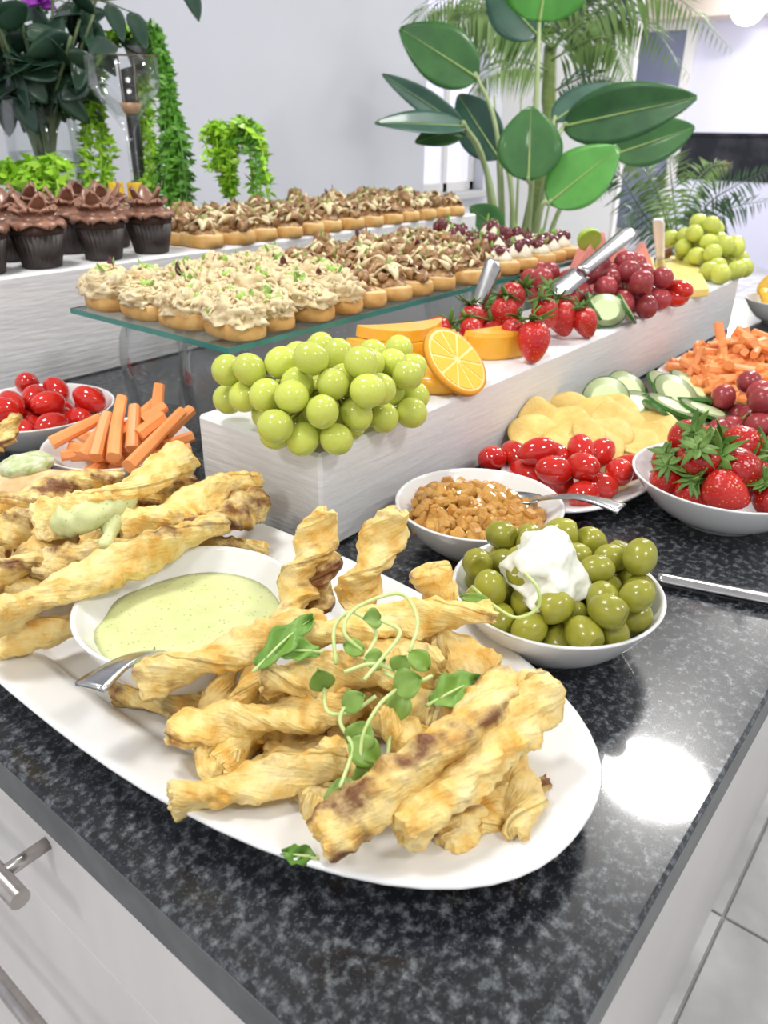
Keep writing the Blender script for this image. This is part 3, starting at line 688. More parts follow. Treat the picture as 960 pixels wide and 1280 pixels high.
# carrots
CAR = mat('peeled_carrot', (.90, .38, .14), (.86, .30, .085), 50, rough=.38, bump=.15, bscale=120, var=.08, sss=.1, c3=(.92, .50, .27), stretch=(1, 1, .3))
def stick(L, w, sd):
    rnd = random.Random(sd); pts = [Vector((.05 * L * sin(i / 6 * 3 + sd) * .3, 0, L * (i / 6 - .5))) for i in range(7)]
    v, f = tube(pts, lambda t: w * (.56 - .10 * t), 12, lambda t, th: (abs(cos(th)) ** 9 + abs(sin(th)) ** 9) ** (-1 / 9) * (1 + .03 * sin(th * 3 + sd)))
    m = new_mesh(v, f, True); m.set_sharp_from_angle(angle=radians(30)); m.materials.append(CAR); return m
def stick_at(a, b, w, label, group, sd):
    a, b = Vector(a), Vector(b); me = stick((b - a).length, w, sd)
    o = tag(ob('carrot_stick', me, None, None, (a + b) / 2, aim(b - a, .3 + sd)), label, 'carrot', group)
G1 = 'carrot sticks in the bowl by the riser'; LB = 'long peeled carrot stick in the bowl between riser and tomatoes'
B = BOWLS['lcar']; rnd = random.Random(4)
for i in range(12):
    a = rnd.uniform(0, 3.14); q = .03; cx, cy = B['x'] + rnd.uniform(-.02, .02), B['y'] + rnd.uniform(-.02, .02); z = B['z'] + .022 + i * .0014
    stick_at((cx - .040 * cos(a), cy - .040 * sin(a), z + .004), (cx + .040 * cos(a), cy + .040 * sin(a), z + .006), .011, LB, G1, i)
for i, (a, b) in enumerate([((64, 554, .950), (126, 522, .968)), ((142, 572, .952), (152, 498, .985)), ((166, 562, .955), (168, 508, .985)), ((160, 584, .952), (228, 514, .975)), ((196, 530, .965), (199, 482, .995)), ((172, 545, .965), (203, 520, .975)), ((178, 528, .970), (206, 508, .980)), ((205, 545, .955), (240, 512, .972)), ((205, 560, .950), (240, 545, .955)), ((105, 570, .945), (128, 535, .965)), ((120, 572, .948), (135, 518, .975)), ((90, 560, .942), (150, 575, .942)), ((186, 575, .945), (238, 560, .95)), ((150, 545, .96), (200, 500, .978))]):
    stick_at(P(*a), P(*b), .0115, LB, G1, 40 + i)
CPX = (1.19, .285, .17, .112)
oval('serving_platter', 'white plate heaped with small carrot sticks beside the red grapes', *CPX, 2.2, PROF2)
rnd = random.Random(9); sm = [stick(.058, .0108, s) for s in range(6)]
G2 = 'carrot sticks heaped on the far plate'
for i in range(260):
    a = rnd.uniform(0, 6.28); q = sqrt(rnd.random()); x, y = CPX[0] + q * cos(a) * CPX[2] * .74, CPX[1] + q * sin(a) * CPX[3] * .74
    zz = TOP + .013 + .062 * (1 - q * q) * (.35 + .65 * (i / 260)) ; d = Vector((rnd.gauss(0, 1), rnd.gauss(0, 1), rnd.gauss(0, .28)))
    tag(ob('carrot_stick', sm[i % 6], None, None, (x, y, zz), aim(d, rnd.uniform(0, 3)), (1, 1, rnd.uniform(.8, 1.15))), 'short carrot stick in the heap on the far white plate', 'carrot', G2)

# grapes
GRN = mat('green_grape_skin', (.54, .61, .085), (.64, .68, .16), 30, rough=.2, sss=.35, ssc=(.7, .9, .2), coat=.15, var=.10, spec=.4)
RED = mat('red_grape_skin', (.30, .025, .035), (.42, .07, .075), 35, rough=.26, sss=.15, ssc=(.9, .2, .2), coat=.15, var=.2, c3=(.52, .17, .15))
STEM = mat('grape_stalk', (.22, .17, .04), (.30, .26, .07), 60, rough=.6)
gm = new_mesh(*sphere(1, 22, 14)); gm.materials.append(GRN); rm = new_mesh(*sphere(1, 22, 14)); rm.materials.append(RED)
def bunch(label, pts, r, me, seed, zmin, hidden=0, group=None, ell=1.08, spread=None):
    rnd = random.Random(seed); pts = relax(pts, r * 1.04, 40, .96, zmin)
    c = sum(pts, Vector()) / len(pts)
    if hidden:
        cc = list(pts)
        for _ in range(hidden): cc.append(c + Vector((rnd.gauss(0, 1) * .6, rnd.gauss(0, 1) * .35, 0)) * (spread or .05) + Vector((0, 0, rnd.uniform(-.02, .0))))
        pts = relax(cc, r * 1.04, 60, .96, zmin)
    base = Vector((c.x, c.y, zmin)); t = thing('grape_bunch', label, 'grapes', base, group=group)
    for p in pts:
        o = ob('grape', me, None, t, p - base, rr(rnd), (r * rnd.uniform(.95, 1.03), r * rnd.uniform(.95, 1.03), r * ell))
    mb = MB(); ce = c - base + Vector((0, 0, .002))
    mb.add(*tube(spline([ce + Vector((-.05, .0, .0)), ce, ce + Vector((.05, .0, .004))], 10), .0016, 6))
    for p in pts: mb.add(*tube([ce.lerp(p - base, .25), p - base], .0009, 5))
    ob('stalk', mb.mesh(), STEM, t); return t
gz = RA['z']
zq = lambda L: [P(250 + x / 2.133, 260 + y / 2.133, gz + z) for x, y, z in L]
bunch('large bunch of green grapes on the near end of the long riser', zq([(85, 445, .050), (140, 440, .056), (215, 430, .060), (265, 405, .060), (318, 385, .056), (315, 440, .064), (378, 412, .058), (75, 510, .022), (130, 500, .034), (195, 490, .046), (172, 552, .016), (270, 515, .044), (325, 540, .036), (385, 535, .036), (220, 605, .013), (287, 615, .013), (355, 605, .013), (405, 455, .058), (460, 390, .056), (530, 375, .050), (510, 420, .052), (465, 480, .048), (535, 460, .044), (565, 430, .042), (550, 545, .013), (468, 555, .014), (410, 560, .018), (265, 475, .05), (345, 470, .055), (440, 440, .05), (240, 555, .02), (565, 510, .02), (505, 520, .024)]), .0138, gm, 1, gz, 16)
z5 = lambda L: [P(480 + x / 2, 250 + y / 2, gz + z) for x, y, z in L]
bunch('bunch of red grapes on the long riser between cucumber and cheese', z5([(605, 205, .045), (600, 160, .065), (550, 212, .045), (650, 190, .048), (640, 232, .035), (645, 270, .014), (685, 205, .040), (690, 245, .018), (520, 190, .055), (490, 235, .035), (580, 250, .02), (630, 160, .055), (570, 180, .055), (540, 160, .06), (610, 255, .016)]), .0158, rm, 2, gz, 8)
bunch('pinkish red grapes behind the riser strawberries', z5([(395, 195, .05), (425, 185, .05), (450, 195, .045), (365, 200, .04), (380, 175, .045), (345, 205, .03), (410, 210, .03)]), .015, rm, 3, gz, 3)
z8 = lambda L: [P(780 + x / 5.333, 250 + y / 5.333, gz + z) for x, y, z in L]
bunch('bunch of green grapes on the far end of the long riser beside the cheese', z8([(340, 260, .05), (420, 250, .055), (480, 200, .07), (560, 190, .075), (500, 270, .055), (590, 270, .05), (650, 290, .05), (600, 220, .065), (400, 320, .035), (510, 380, .03), (590, 400, .025), (640, 350, .04), (680, 400, .02), (760, 410, .014), (640, 510, .013), (570, 490, .013), (720, 480, .013), (790, 470, .013), (700, 330, .035), (540, 330, .04), (450, 300, .045), (650, 450, .02)]), .0165, gm, 4, gz, 8)
# loose bunch of red grapes on the worktop
bunch('bunch of red grapes lying on the granite behind the strawberry bowl', [P(909, 500, .935), P(939, 489, .945), P(950, 500, .945), P(947, 520, .935), P(933, 530, .922), P(902, 538, .918), P(965, 515, .93), P(975, 495, .94), P(925, 510, .925), P(985, 530, .92)], .0150, rm, 5, TOP, 5)

# strawberries
def straw_mat():
    m = mat('seeded_strawberry_skin', (.40, .008, .010), (.54, .022, .016), 30, rough=.22, coat=.3, var=.15, sss=.08); nt = m.node_tree; N = nt.nodes; L = nt.links; b = N['Principled BSDF']
    src = b.inputs['Base Color'].links[0].from_socket; tc = N.new('ShaderNodeTexCoord'); n = N.new('ShaderNodeTexVoronoi'); n.inputs['Scale'].default_value = 290; n.inputs['Randomness'].default_value = .5
    L.new(tc.outputs['Object'], n.inputs['Vector']); r = N.new('ShaderNodeValToRGB'); r.color_ramp.elements[0].position = .12; r.color_ramp.elements[0].color = (1, 1, 1, 1); r.color_ramp.elements[1].position = .20; r.color_ramp.elements[1].color = (0, 0, 0, 1)
    L.new(n.outputs['Distance'], r.inputs[0]); mx = N.new('ShaderNodeMix'); mx.data_type = 'RGBA'; L.new(r.outputs[0], mx.inputs[0]); L.new(src, mx.inputs[6]); mx.inputs[7].default_value = (.75, .45, .10, 1); L.new(mx.outputs[2], b.inputs['Base Color'])
    bp = N.new('ShaderNodeBump'); bp.inputs['Strength'].default_value = .6; bp.inputs['Distance'].default_value = .0012; L.new(n.outputs['Distance'], bp.inputs['Height']); L.new(bp.outputs[0], b.inputs['Normal']); return m
BERRY = straw_mat(); CALYX = mat('strawberry_leaf_green', (.07, .17, .025), (.16, .28, .055), 60, rough=.5, var=.15)
sb = new_mesh(*lathe([(0, -.002), (.006, -.001), (.012, -.0035), (.0165, -.010), (.0178, -.016), (.0165, -.024), (.0125, -.033), (.007, -.0405), (.003, -.043), (0, -.0435)], 24, lambda r, z, a: (r * (1 + .05 * sin(2 * a)), z))); sb.materials.append(BERRY)
def calyx_mesh(sd):
    rnd = random.Random(sd); mb = MB()
    for k in range(10):
        a = k * .628 + rnd.uniform(-.25, .25); L = rnd.uniform(.014, .024); w = rnd.uniform(.0028, .0045); up = rnd.uniform(-.9, .9)
        def fn(s, t): 
            x = L * t; y = (s - .5) * 2 * w * sin(pi * min(1, t * .85 + .15)) ; z = .002 + up * L * t * t * .6 + .0012 * (2 * s - 1) ** 2
            return Vector((x * cos(a) - y * sin(a), x * sin(a) + y * cos(a), z))
        mb.add(*solid(*grid(2, 5, fn), .0005))
    mb.add(*tube(spline([(0, 0, 0), (.001, .001, .008), (rnd.uniform(-.006, .006), .004, .016)], 5), .0011, 5)); m = mb.mesh(); m.materials.append(CALYX); return m
CYM = [calyx_mesh(i) for i in range(4)]
def settle(L, zf, B=None):
    L = [list(a) for a in L]; c = [P(a[0], a[1], zf(a[2])) + Vector(a[3]).normalized() * .02 for a in L]; n = c
    for _ in range(8 if B else 1):
        n = relax(n, .0165, 12 if B else 40, .97)
        if B:
            for q in n:
                dx, dy = q.x - B['x'], q.y - B['y']; r_ = sqrt(dx * dx + dy * dy)
                if r_ > .056: q.x = B['x'] + dx * .056 / r_; q.y = B['y'] + dy * .056 / r_
                q.z = max(q.z, B['zin'](q.x, q.y) + .0195)
    return [(q - Vector(a[3]).normalized() * .02, a[3], a[4]) for q, a in zip(n, L)]
def strawberry(loc, tipdir, label, group, s=1.0, i=0):
    t = thing('strawberry', label, 'strawberry', loc, aim(-Vector(tipdir), i * 1.3), group); t.scale = (s, s, s)
    ob('berry', sb, None, t); ob('leaf_crown', CYM[i % 4], None, t); return t
tocam = Vector((-.7, -.56, 0))
SG = 'strawberries on the long riser'; SL = 'red strawberry with green leaf crown on the long white riser'
for i, (p, d, s) in enumerate(settle([(668, 402, .045, (-.35, -.25, -.9), 1.1), (648, 400, .04, (-.5, .1, -.7), .85), (625, 388, .03, (-.6, -.3, -.35), 1.0), (652, 362, .06, (-.5, .2, -.3), 1.0), (560, 406, .03, (-.8, .3, -.2), .9), (585, 398, .035, (-.3, -.5, -.5), .9), (700, 378, .045, (.05, -.35, -.85), 1.05), (722, 384, .040, (.2, -.3, -.85), .95), (690, 360, .05, (.3, .2, -.5), .9), (610, 375, .04, (.1, .4, -.4), .9), (675, 375, .055, (.2, -.2, -.5), .9), (590, 385, .045, (-.2, -.2, -.6), .9), (632, 372, .055, (-.2, -.1, -.6), .95), (708, 362, .05, (.2, .0, -.6), .9), (615, 405, .025, (-.5, -.4, -.5), .9)], lambda z: gz + z)):
    strawberry(p, d, SL, SG, s, i)
B = BOWLS['straw']; SG2 = 'strawberries in the white bowl'; SL2 = 'red strawberry with green leaf crown in the white bowl'
for i, (p, d, s) in enumerate(settle([(905, 580, .968, (.45, -.45, -.35), 1.2), (868, 598, .960, (.1, -.75, -.25), 1.0), (905, 555, .970, (.5, -.5, -.05), 1.05), (835, 585, .955, (.3, .0, -.7), .9), (842, 566, .965, (.5, .2, -.7), 1.0), (860, 555, .970, (.6, .4, -.5), 1.0), (880, 550, .968, (.7, .2, -.5), 1.0), (850, 592, .955, (.3, .0, -.8), .9), (955, 560, .97, (.5, -.3, -.5), 1.0), (965, 600, .962, (.3, -.3, -.7), 1.0), (945, 590, .962, (.35, -.45, -.45), 1.15), (985, 580, .966, (.2, -.5, -.5), 1.1), (880, 580, .972, (.5, -.1, -.7), .9), (825, 572, .96, (.5, .1, -.6), .8)], lambda z: z, B)):
    strawberry(p, d, SL2, SG2, s, i + 2)

# papaya, orange, cheese, melon on the riser
PAP = mat('ripe_papaya_flesh', (.88, .42, .035), (.92, .52, .06), 40, rough=.28, coat=.3, sss=.15, ssc=(1, .5, .1)); 
def papaya(a, b, bulge, th, hgt, label, lift=0, i=0):
    a, b = Vector(a), Vector(b); d = b - a; L = d.length; yaw = math.atan2(d.y, d.x)
    n = 22; vo = []
    for k in range(n + 1):
        t = k / n; vo.append((L * (t - .5), bulge * sin(pi * t) ** .7))
    for k in range(n, -1, -1):
        t = k / n; vo.append((L * .93 * (t - .5), bulge * sin(pi * t) ** .7 * .18 - .002 * 0))
    m = len(vo); v = [(x, y, 0) for x, y in vo] + [(x * .98, y * .97, th) for x, y in vo]
    f = [(k, k + 1, 2 * n - k, 2 * n + 1 - k) for k in range(n)]; f = [tuple(reversed(q)) for q in f] + [tuple(i2 + m for i2 in q) for q in f] + [(k, (k + 1) % m, (k + 1) % m + m, k + m) for k in range(m)]
    tag(ob('papaya_slice', new_mesh(v, f, False), PAP, None, (a + b) / 2, (hgt, 0, yaw)), label, 'papaya', 'papaya slices on the long riser')
pl = 'crescent slice of orange papaya stacked behind the orange wheel'
for i, (a, b, bu, r) in enumerate([((432, 458, gz + .001), (600, 440, gz + .001), .045, 0), ((428, 448, gz + .0135), (585, 432, gz + .0135), .045, .03), ((432, 436, gz + .026), (570, 424, gz + .026), .042, .05), ((445, 420, gz + .039), (552, 410, gz + .039), .04, .05)]):
    papaya(P(*a), P(*b), -bu, .012, r, pl, i=i)
def half_block():
    n = 24; v = []; R_ = .046
    for z, k in ((0, .96), (.004, 1), (.026, .98), (.031, .93)):
        for i in range(n + 1): a = pi * i / n; v.append((R_ * k * cos(a) * 1.05, -R_ * k * .75 * sin(a), z))
    f = []
    for r in range(3):
        for i in range(n): f.append((r * (n + 1) + i, (r + 1) * (n + 1) + i, (r + 1) * (n + 1) + i + 1, r * (n + 1) + i + 1))
        f.append((r * (n + 1) + n, (r + 1) * (n + 1) + n, (r + 1) * (n + 1), r * (n + 1)))
    f.append(tuple(range(n + 1))); f.append(tuple(range(3 * (n + 1) + n, 3 * (n + 1) - 1, -1)))
    return new_mesh(v, f, False)
tag(ob('papaya_chunk', half_block(), PAP, None, P(618, 440, gz + .0005), (0, 0, radians(-20))), 'thick half round chunk of orange papaya beside the strawberries', 'papaya')
OFL = mat('orange_flesh', (.93, .50, .03), (.95, .60, .08), 160, rough=.25, coat=.3, sss=.2, ssc=(1, .6, .1)); ORN = mat('orange_rind', (.90, .40, .015), (.86, .34, .01), 80, rough=.4, bump=.4, bscale=400); PITH = mat('orange_pith', (.93, .74, .32), (.92, .68, .22), 80, rough=.5)
def orange_wheel(label, loc, rot, R_=.038, th=.007, group=None):
    t = thing('orange_slice', label, 'orange', loc, rot, group)
    ob('rind', new_mesh(*lathe([(.93, -.5), (1, -.4), (1, .4), (.93, .5)], 40)), ORN, t, scale=(R_, R_, th))
    ob('pith', new_mesh(*lathe([(0, -.47), (.935, -.47), (.935, .47), (0, .47)], 40)), PITH, t, scale=(R_, R_, th))
    for k in range(10):
        a0, a1 = 2 * pi * k / 10 + .05, 2 * pi * (k + 1) / 10 - .05; n = 6
        out = [(.10 * cos((a0 + a1) / 2), .10 * sin((a0 + a1) / 2))] + [(.86 * cos(a0 + (a1 - a0) * i / n), .86 * sin(a0 + (a1 - a0) * i / n)) for i in range(n + 1)]
        m = len(out); v = [(x, y, .40) for x, y in out] + [(x, y, .56) for x, y in out] + [(x, y, -.40) for x, y in out] + [(x, y, -.56) for x, y in out]
        f = [tuple(range(m, 2 * m)), tuple(range(4 * m - 1, 3 * m - 1, -1))] + [(i, (i + 1) % m, (i + 1) % m + m, i + m) for i in range(m)] + [(2 * m + i, 3 * m + i, 3 * m + (i + 1) % m, 2 * m + (i + 1) % m) for i in range(m)]
        ob('segment', new_mesh(v, f, False), OFL, t, scale=(R_, R_, th))
    return t
fc = (CAM - P(569, 452, gz + .03)).normalized()
orange_wheel('round wheel of orange leaning on the papaya chunk', P(569, 452, gz + .029), aim(ROT @ Vector((.57, .42, .70)), .2), .040)
tag(ob('orange_half', new_mesh(*lathe([(0, 0), (.032, 0), (.034, .003), (.033, .014), (.028, .018), (0, .019)], 36)), PAP, None, P(545, 482, gz + .0005)), 'flat orange half lying under the orange wheel', 'orange')
CHE = mat('pale_yellow_cheese', (.88, .74, .26), (.86, .70, .22), 30, rough=.4, sss=.15, ssc=(1, .8, .3))
c0, c1, c2, c3 = P(806, 322, gz + .014), P(866, 318, gz + .014), P(887, 360, gz + .014), P(806, 366, gz + .014)
base = (c0 + c1 + c2 + c3) / 4; base.z = gz
q = [Vector((p.x, p.y, gz)) - base for p in (c3, c2, c1, c0)]
v = [(p.x, p.y, 0) for p in q] + [(p.x, p.y, .014) for p in q]; f = [(3, 2, 1, 0), (4, 5, 6, 7)] + [(i, (i + 1) % 4, (i + 1) % 4 + 4, i + 4) for i in range(4)]
ch = tag(ob('cheese_block', new_mesh(v, f, False), CHE, None, base), 'pale yellow cheese block on the far end of the riser', 'cheese')
bv = ch.modifiers.new('bevel', 'BEVEL'); bv.width = .002; bv.segments = 2
knife('white handled knife standing in the cheese block', P(825, 338, gz + .016), P(822, 276, gz + .105), .009, mt=HWHITE, bl=.25)
knife('steel knife standing upright among the strawberries beside the papaya', P(582, 418, gz + .02), P(616, 330, gz + .085), .011, bl=.35, roll=.6)
knife('steel serving knife leaning over the red grapes', P(694, 368, gz + .055), P(788, 291, gz + .098), .012, bl=.3, roll=.5)
for i, (u, v, z, r, e, lb) in enumerate([(757, 388, .022, aim((-.55, -.45, .5)), 1.2, 'oval cucumber slice standing on the riser beside the strawberries'), (784, 386, .02, aim((.3, -.6, .5)), 1.15, 'cucumber slice showing dark skin leaning on the red grapes'), (738, 396, .012, aim((-.3, -.3, .8)), 1.0, 'cucumber slice half hidden by the riser strawberry'), (744, 384, .024, aim((.2, -.5, .4)), 1.1, 'dark skinned cucumber slice behind the oval one')]):
    cuke(P(u, v, gz + z), r, lb, 'cucumber slices on the long riser', .024, e)
for i, (u, v) in enumerate([(846, 372), (836, 358), (850, 362)]):
    tag(ob('plum_tomato', tm, None, None, P(u, v, gz + .016 + .012 * (i > 0)), (1.5, .3 * i, 1 + i)), 'red plum tomato on the long riser beside the cheese', 'tomato', 'plum tomatoes on the long riser')
MEL = mat('watermelon_flesh', (.84, .30, .25), (.90, .42, .35), 50, rough=.3, coat=.2, sss=.2); LIME = mat('lime_rind', (.36, .55, .06), (.46, .62, .12), 60, rough=.35)
def melon(x, y, s, rot, name, m, label, cat):
    w, f = [(-.5, 0, 0), (.5, 0, 0), (0, 0, .9), (-.5, .35, 0), (.5, .35, 0), (0, .35, .9)], [(0, 1, 2), (5, 4, 3), (0, 3, 4, 1), (1, 4, 5, 2), (2, 5, 3, 0)]
    o = tag(ob(name, new_mesh(w, f, False), m, None, (x, y, gz + .0005), rot, (s, s, s)), label, cat, 'fruit wedges on the long riser' if name == 'watermelon_wedge' else None)
    bv = o.modifiers.new('bevel', 'BEVEL'); bv.width = .02; bv.segments = 2
for u, v, yy, rz in ((756, 290, .548, -.2), (776, 296, .538, -1.0), (806, 304, .530, -.9), (737, 306, .545, -1.2)):
    p = PY(u, v, yy); melon(p.x, yy, (p.z - gz) / .9, (0, 0, rz), 'watermelon_wedge', MEL, 'pink watermelon wedge behind the red grapes on the riser', 'melon')
tag(ob('lime_wedge', new_mesh(*sphere(1, 20, 12, lambda p: Vector((p.x * .020, max(p.y, -.15) * .018, p.z * .018)))), LIME, None, PY(737, 300, .553), (.4, .2, -.6)), 'light green lime wedge among the watermelon', 'lime')
tag(ob('date_fruit', new_mesh(*sphere(1, 16, 10, lambda p: Vector((p.x * .02, p.y * .012, p.z * .011)) * (1 + .1 * nz(p, 3)))), mat('wrinkled_date', (.10, .03, .015), (.17, .06, .03), 60, rough=.4, bump=.5), None, P(832, 316, gz + .03)), 'dark brown date behind the cheese block', 'date')
# oranges in the far bowl
B = BOWLS['fruit']; rnd = random.Random(3)
for i, (x, y, z, r) in enumerate(heap(9, .026, B['x'], B['y'], .045, B['zin'], 2)):
    if i < 6: tag(ob('orange_piece', new_mesh(*sphere(1, 18, 12, lambda p: Vector((p.x * .026, p.y * .024, max(p.z, -.1) * .022)))), OFL, None, (x, y, z), rr(rnd)), 'bright orange fruit piece in the bowl at the riser end', 'orange', 'orange pieces in the far bowl')
# ------------------------------------------------------------ crostini
BTOP = mat('toasted_bread_crumb', (.80, .60, .32), (.72, .48, .20), 90, rough=.7, bump=.5, bscale=300); CRUST = mat('golden_bread_crust', (.62, .33, .09), (.72, .46, .17), 70, rough=.6, bump=.3, c3=(.48, .22, .05))
def bread_mesh(sd, ax=.036, ay=.024, th=.018):
    def fn(r, z, a):
        c, s = cos(a), sin(a); k = (abs(c) ** 2.6 + abs(s) ** 2.6) ** (-1 / 2.6); return r * k * (1 + .04 * sin(2 * a + sd) + .03 * sin(3 * a + sd * 2)), z + (.001 * sin(3 * a + sd) if z > th * .8 else 0)
    v, f = lathe([(0, 0), (.9, 0), (.99, .1 * th), (1.0, .45 * th), (.97, .92 * th), (.90, th), (.5, th * 1.02), (0, th * 1.02)], 28, fn)
    v = [(p[0] * ax, p[1] * ay, p[2]) for p in v]; me = new_mesh(v, f)
    me.materials.append(CRUST); me.materials.append(BTOP)
    for p in me.polygons:
        if p.normal.z > .75 and p.center.z > th * .9: p.material_index = 1
    return me
BREAD = [bread_mesh(s * 1.7) for s in range(4)]
CHIK = mat('creamy_chicken_mayo', (.84, .71, .46), (.75, .59, .33), 110, rough=.5, sss=.15, ssc=(1, .8, .5), bump=.5, bscale=260, c3=(.84, .74, .54))
PEA = mat('green_pea', (.30, .52, .08), (.40, .60, .12), 50, rough=.3); LEAFG = mat('micro_leaf_green', (.20, .40, .06), (.32, .52, .12), 60, rough=.45); LEAFP = mat('purple_micro_leaf', (.09, .02, .04), (.16, .05, .06), 60, rough=.45)
MUSH = mat('fried_mushroom', (.21, .095, .035), (.40, .23, .10), 130, rough=.4, coat=.15, c3=(.58, .40, .20), var=.15, bump=.5, bscale=300, pos=(.38, .58)); SAUCE = mat('cream_sauce', (.84, .74, .48), (.80, .66, .38), 60, rough=.35, sss=.1)
JAM = mat('dark_berry_relish', (.10, .012, .02), (.18, .03, .035), 80, rough=.2, coat=.4); CREAMW = mat('piped_white_cream', (.88, .84, .70), (.84, .78, .6), 50, rough=.4, sss=.2)
def leafy(mb, p, d, L, w):
    d = Vector(d).normalized(); s = d.cross(Vector((0, 0, 1))); 
    if s.length < .1: s = Vector((1, 0, 0))
    s.normalize(); n = s.cross(d)
    mb.add(*solid(*grid(2, 5, lambda a, t: Vector(p) + d * L * t + s * (a - .5) * 2 * w * sin(pi * (t * .92 + .04)) + n * (.25 * L * t * t + abs(a - .5) * w * .5)), .0004))
def chicken_mesh(sd):
    rnd = random.Random(sd)
    def fn(p):
        h = max(p.z, -.2); n = 1.05 + .30 * nz(p, 2.2, sd) + .30 * nz(p, 5, sd + 3) + .20 * nz(p, 9, sd)
        return Vector((p.x * .033 * n, p.y * .0225 * n, h * .019 * n + .003))
    mb = MB().add(*sphere(1, 48, 28, fn))
    for i in range(80):
        a = rnd.uniform(0, 6.28); q = sqrt(rnd.random()); p = Vector((q * cos(a) * .033, q * sin(a) * .023, .007 + .017 * (1 - q * q))); d = Vector((rnd.gauss(0, 1), rnd.gauss(0, 1), rnd.gauss(.1, .4))).normalized() * rnd.uniform(.006, .012)
        mb.add(*tube(spline([p - d * .5, p + Vector((0, 0, .002)), p + d * .5 + Vector((0, 0, rnd.uniform(-.002, .002)))], 4), rnd.uniform(.0010, .0022), 5))
    return mb.mesh()
def pea_mesh(sd):
    rnd = random.Random(sd + 50); mb = MB()
    for i in range(8):
        a = rnd.uniform(0, 6.28); q = rnd.uniform(.2, 1.05); mb.add(*sphere(.0041, 10, 7), T((q * cos(a) * .029, q * sin(a) * .020, .006 + .015 * (1 - q * q) + .003)))
    return mb.mesh()
def garn_mesh(sd, n=4, purple=False):
    rnd = random.Random(sd + 90); mb = MB()
    for i in range(n):
        a = rnd.uniform(0, 6.28); q = rnd.uniform(0, .8); leafy(mb, (q * cos(a) * .026, q * sin(a) * .018, .017), (rnd.gauss(0, 1), rnd.gauss(0, 1), rnd.uniform(.2, 1.4)), rnd.uniform(.008, .016), rnd.uniform(.002, .0042))
    return mb.mesh()
def mush_mesh(sd):
    rnd = random.Random(sd + 20); mb = MB()
    for i in range(9):
        a = rnd.uniform(0, 6.28); q = sqrt(rnd.random()); s_ = rnd.uniform(.005, .009); mb.add(*sphere(1, 14, 9, lambda p: Vector((p.x * s_ * 1.4, p.y * s_, p.z * s_ * .8)) * (1 + .45 * nz(p, 1.8, i * 3 + sd))), T((q * cos(a) * .026, q * sin(a) * .017, .006 + .012 * (1 - q * q)), rr(rnd)))
    for i in range(6):
        a = rnd.uniform(0, 6.28); q = sqrt(rnd.random()); R_ = rnd.uniform(.006, .0095); L = rnd.uniform(.009, .015); ar = rnd.uniform(2.2, 3.6)
        v, f = grid(8, 4, lambda s, t: Vector((R_ * cos(s * ar - .3), (t - .5) * L * (1 - .25 * s), R_ * sin(s * ar - .3))) * (1 + .15 * nz((s * 3, t * 3, i), 1, sd) + .25 * nz((s * 2, t * 2, i * 5), 1, sd)))
        mb.add(*solid(v, f, .0022), T((q * cos(a) * .024, q * sin(a) * .016, .003 + .010 * (1 - q * q) + rnd.uniform(0, .004)), (rnd.uniform(-.5, .5), rnd.uniform(-.5, .5), rnd.uniform(0, 6.28))))
    mb.add(*sphere(1, 20, 10, lambda p: Vector((p.x * .028, p.y * .019, max(p.z, -.2) * .010 * (1 + .3 * nz(p, 3, sd))))))
    return mb.mesh()
def sauce_mesh(sd):
    rnd = random.Random(sd + 70); mb = MB()
    for i in range(7):
        a = rnd.uniform(0, 6.28); p = Vector((rnd.uniform(-.015, .015), rnd.uniform(-.01, .01), .016)); d = Vector((cos(a), sin(a), 0))
        mb.add(*tube(spline([p - d * .018 - Vector((0, 0, .007)), p + Vector((d.y, -d.x, 0)) * .006 + Vector((0, 0, .004)), p + d * .018 - Vector((0, 0, .006))], 8), lambda t: .0034 * (.6 + .5 * sin(t * 9 + i)), 7))
    return mb.mesh()
def jam_mesh(sd):
    mb = MB()
    for i in range(5):
        a = i * 1.3 + sd; mb.add(*sphere(1, 14, 9, lambda p: p * .0085 * (1 + .25 * nz(p, 2.5, i + sd))), T((.011 * cos(a), .007 * sin(a), .014 + .003 * (i % 2))))
    return mb.mesh()
def pipe_mesh(sd):
    def fn(r, z, a): return r * (1 + .12 * sin(7 * a + z * 300)), z
    mb = MB()
    for x, y in ((-.014, .004), (.012, -.006), (.002, .010)): mb.add(*lathe([(0, 0), (.010, .001), (.011, .006), (.008, .011), (.004, .016), (0, .020)], 28, fn), T((x, y, 0)))
    return mb.mesh()
KIT = dict(chicken=[(chicken_mesh(s), pea_mesh(s), garn_mesh(s, 4), garn_mesh(s + 5, 2)) for s in range(5)], mushroom=[(mush_mesh(s), sauce_mesh(s), garn_mesh(s + 9, 3), garn_mesh(s + 15, 2)) for s in range(5)], berry=[(pipe_mesh(s), jam_mesh(s), garn_mesh(s + 19, 3), garn_mesh(s + 25, 2)) for s in range(3)])
PARTS = dict(chicken=(('chicken_topping', CHIK), ('peas', PEA), ('green_leaves', LEAFG), ('purple_leaves', LEAFP)), mushroom=(('mushroom_topping', MUSH), ('cream_sauce', SAUCE), ('green_leaves', LEAFG), ('purple_leaves', LEAFP)), berry=(('piped_cream', CREAMW), ('berry_relish', JAM), ('green_leaves', LEAFG), ('purple_leaves', LEAFP)))
CNT = [0]
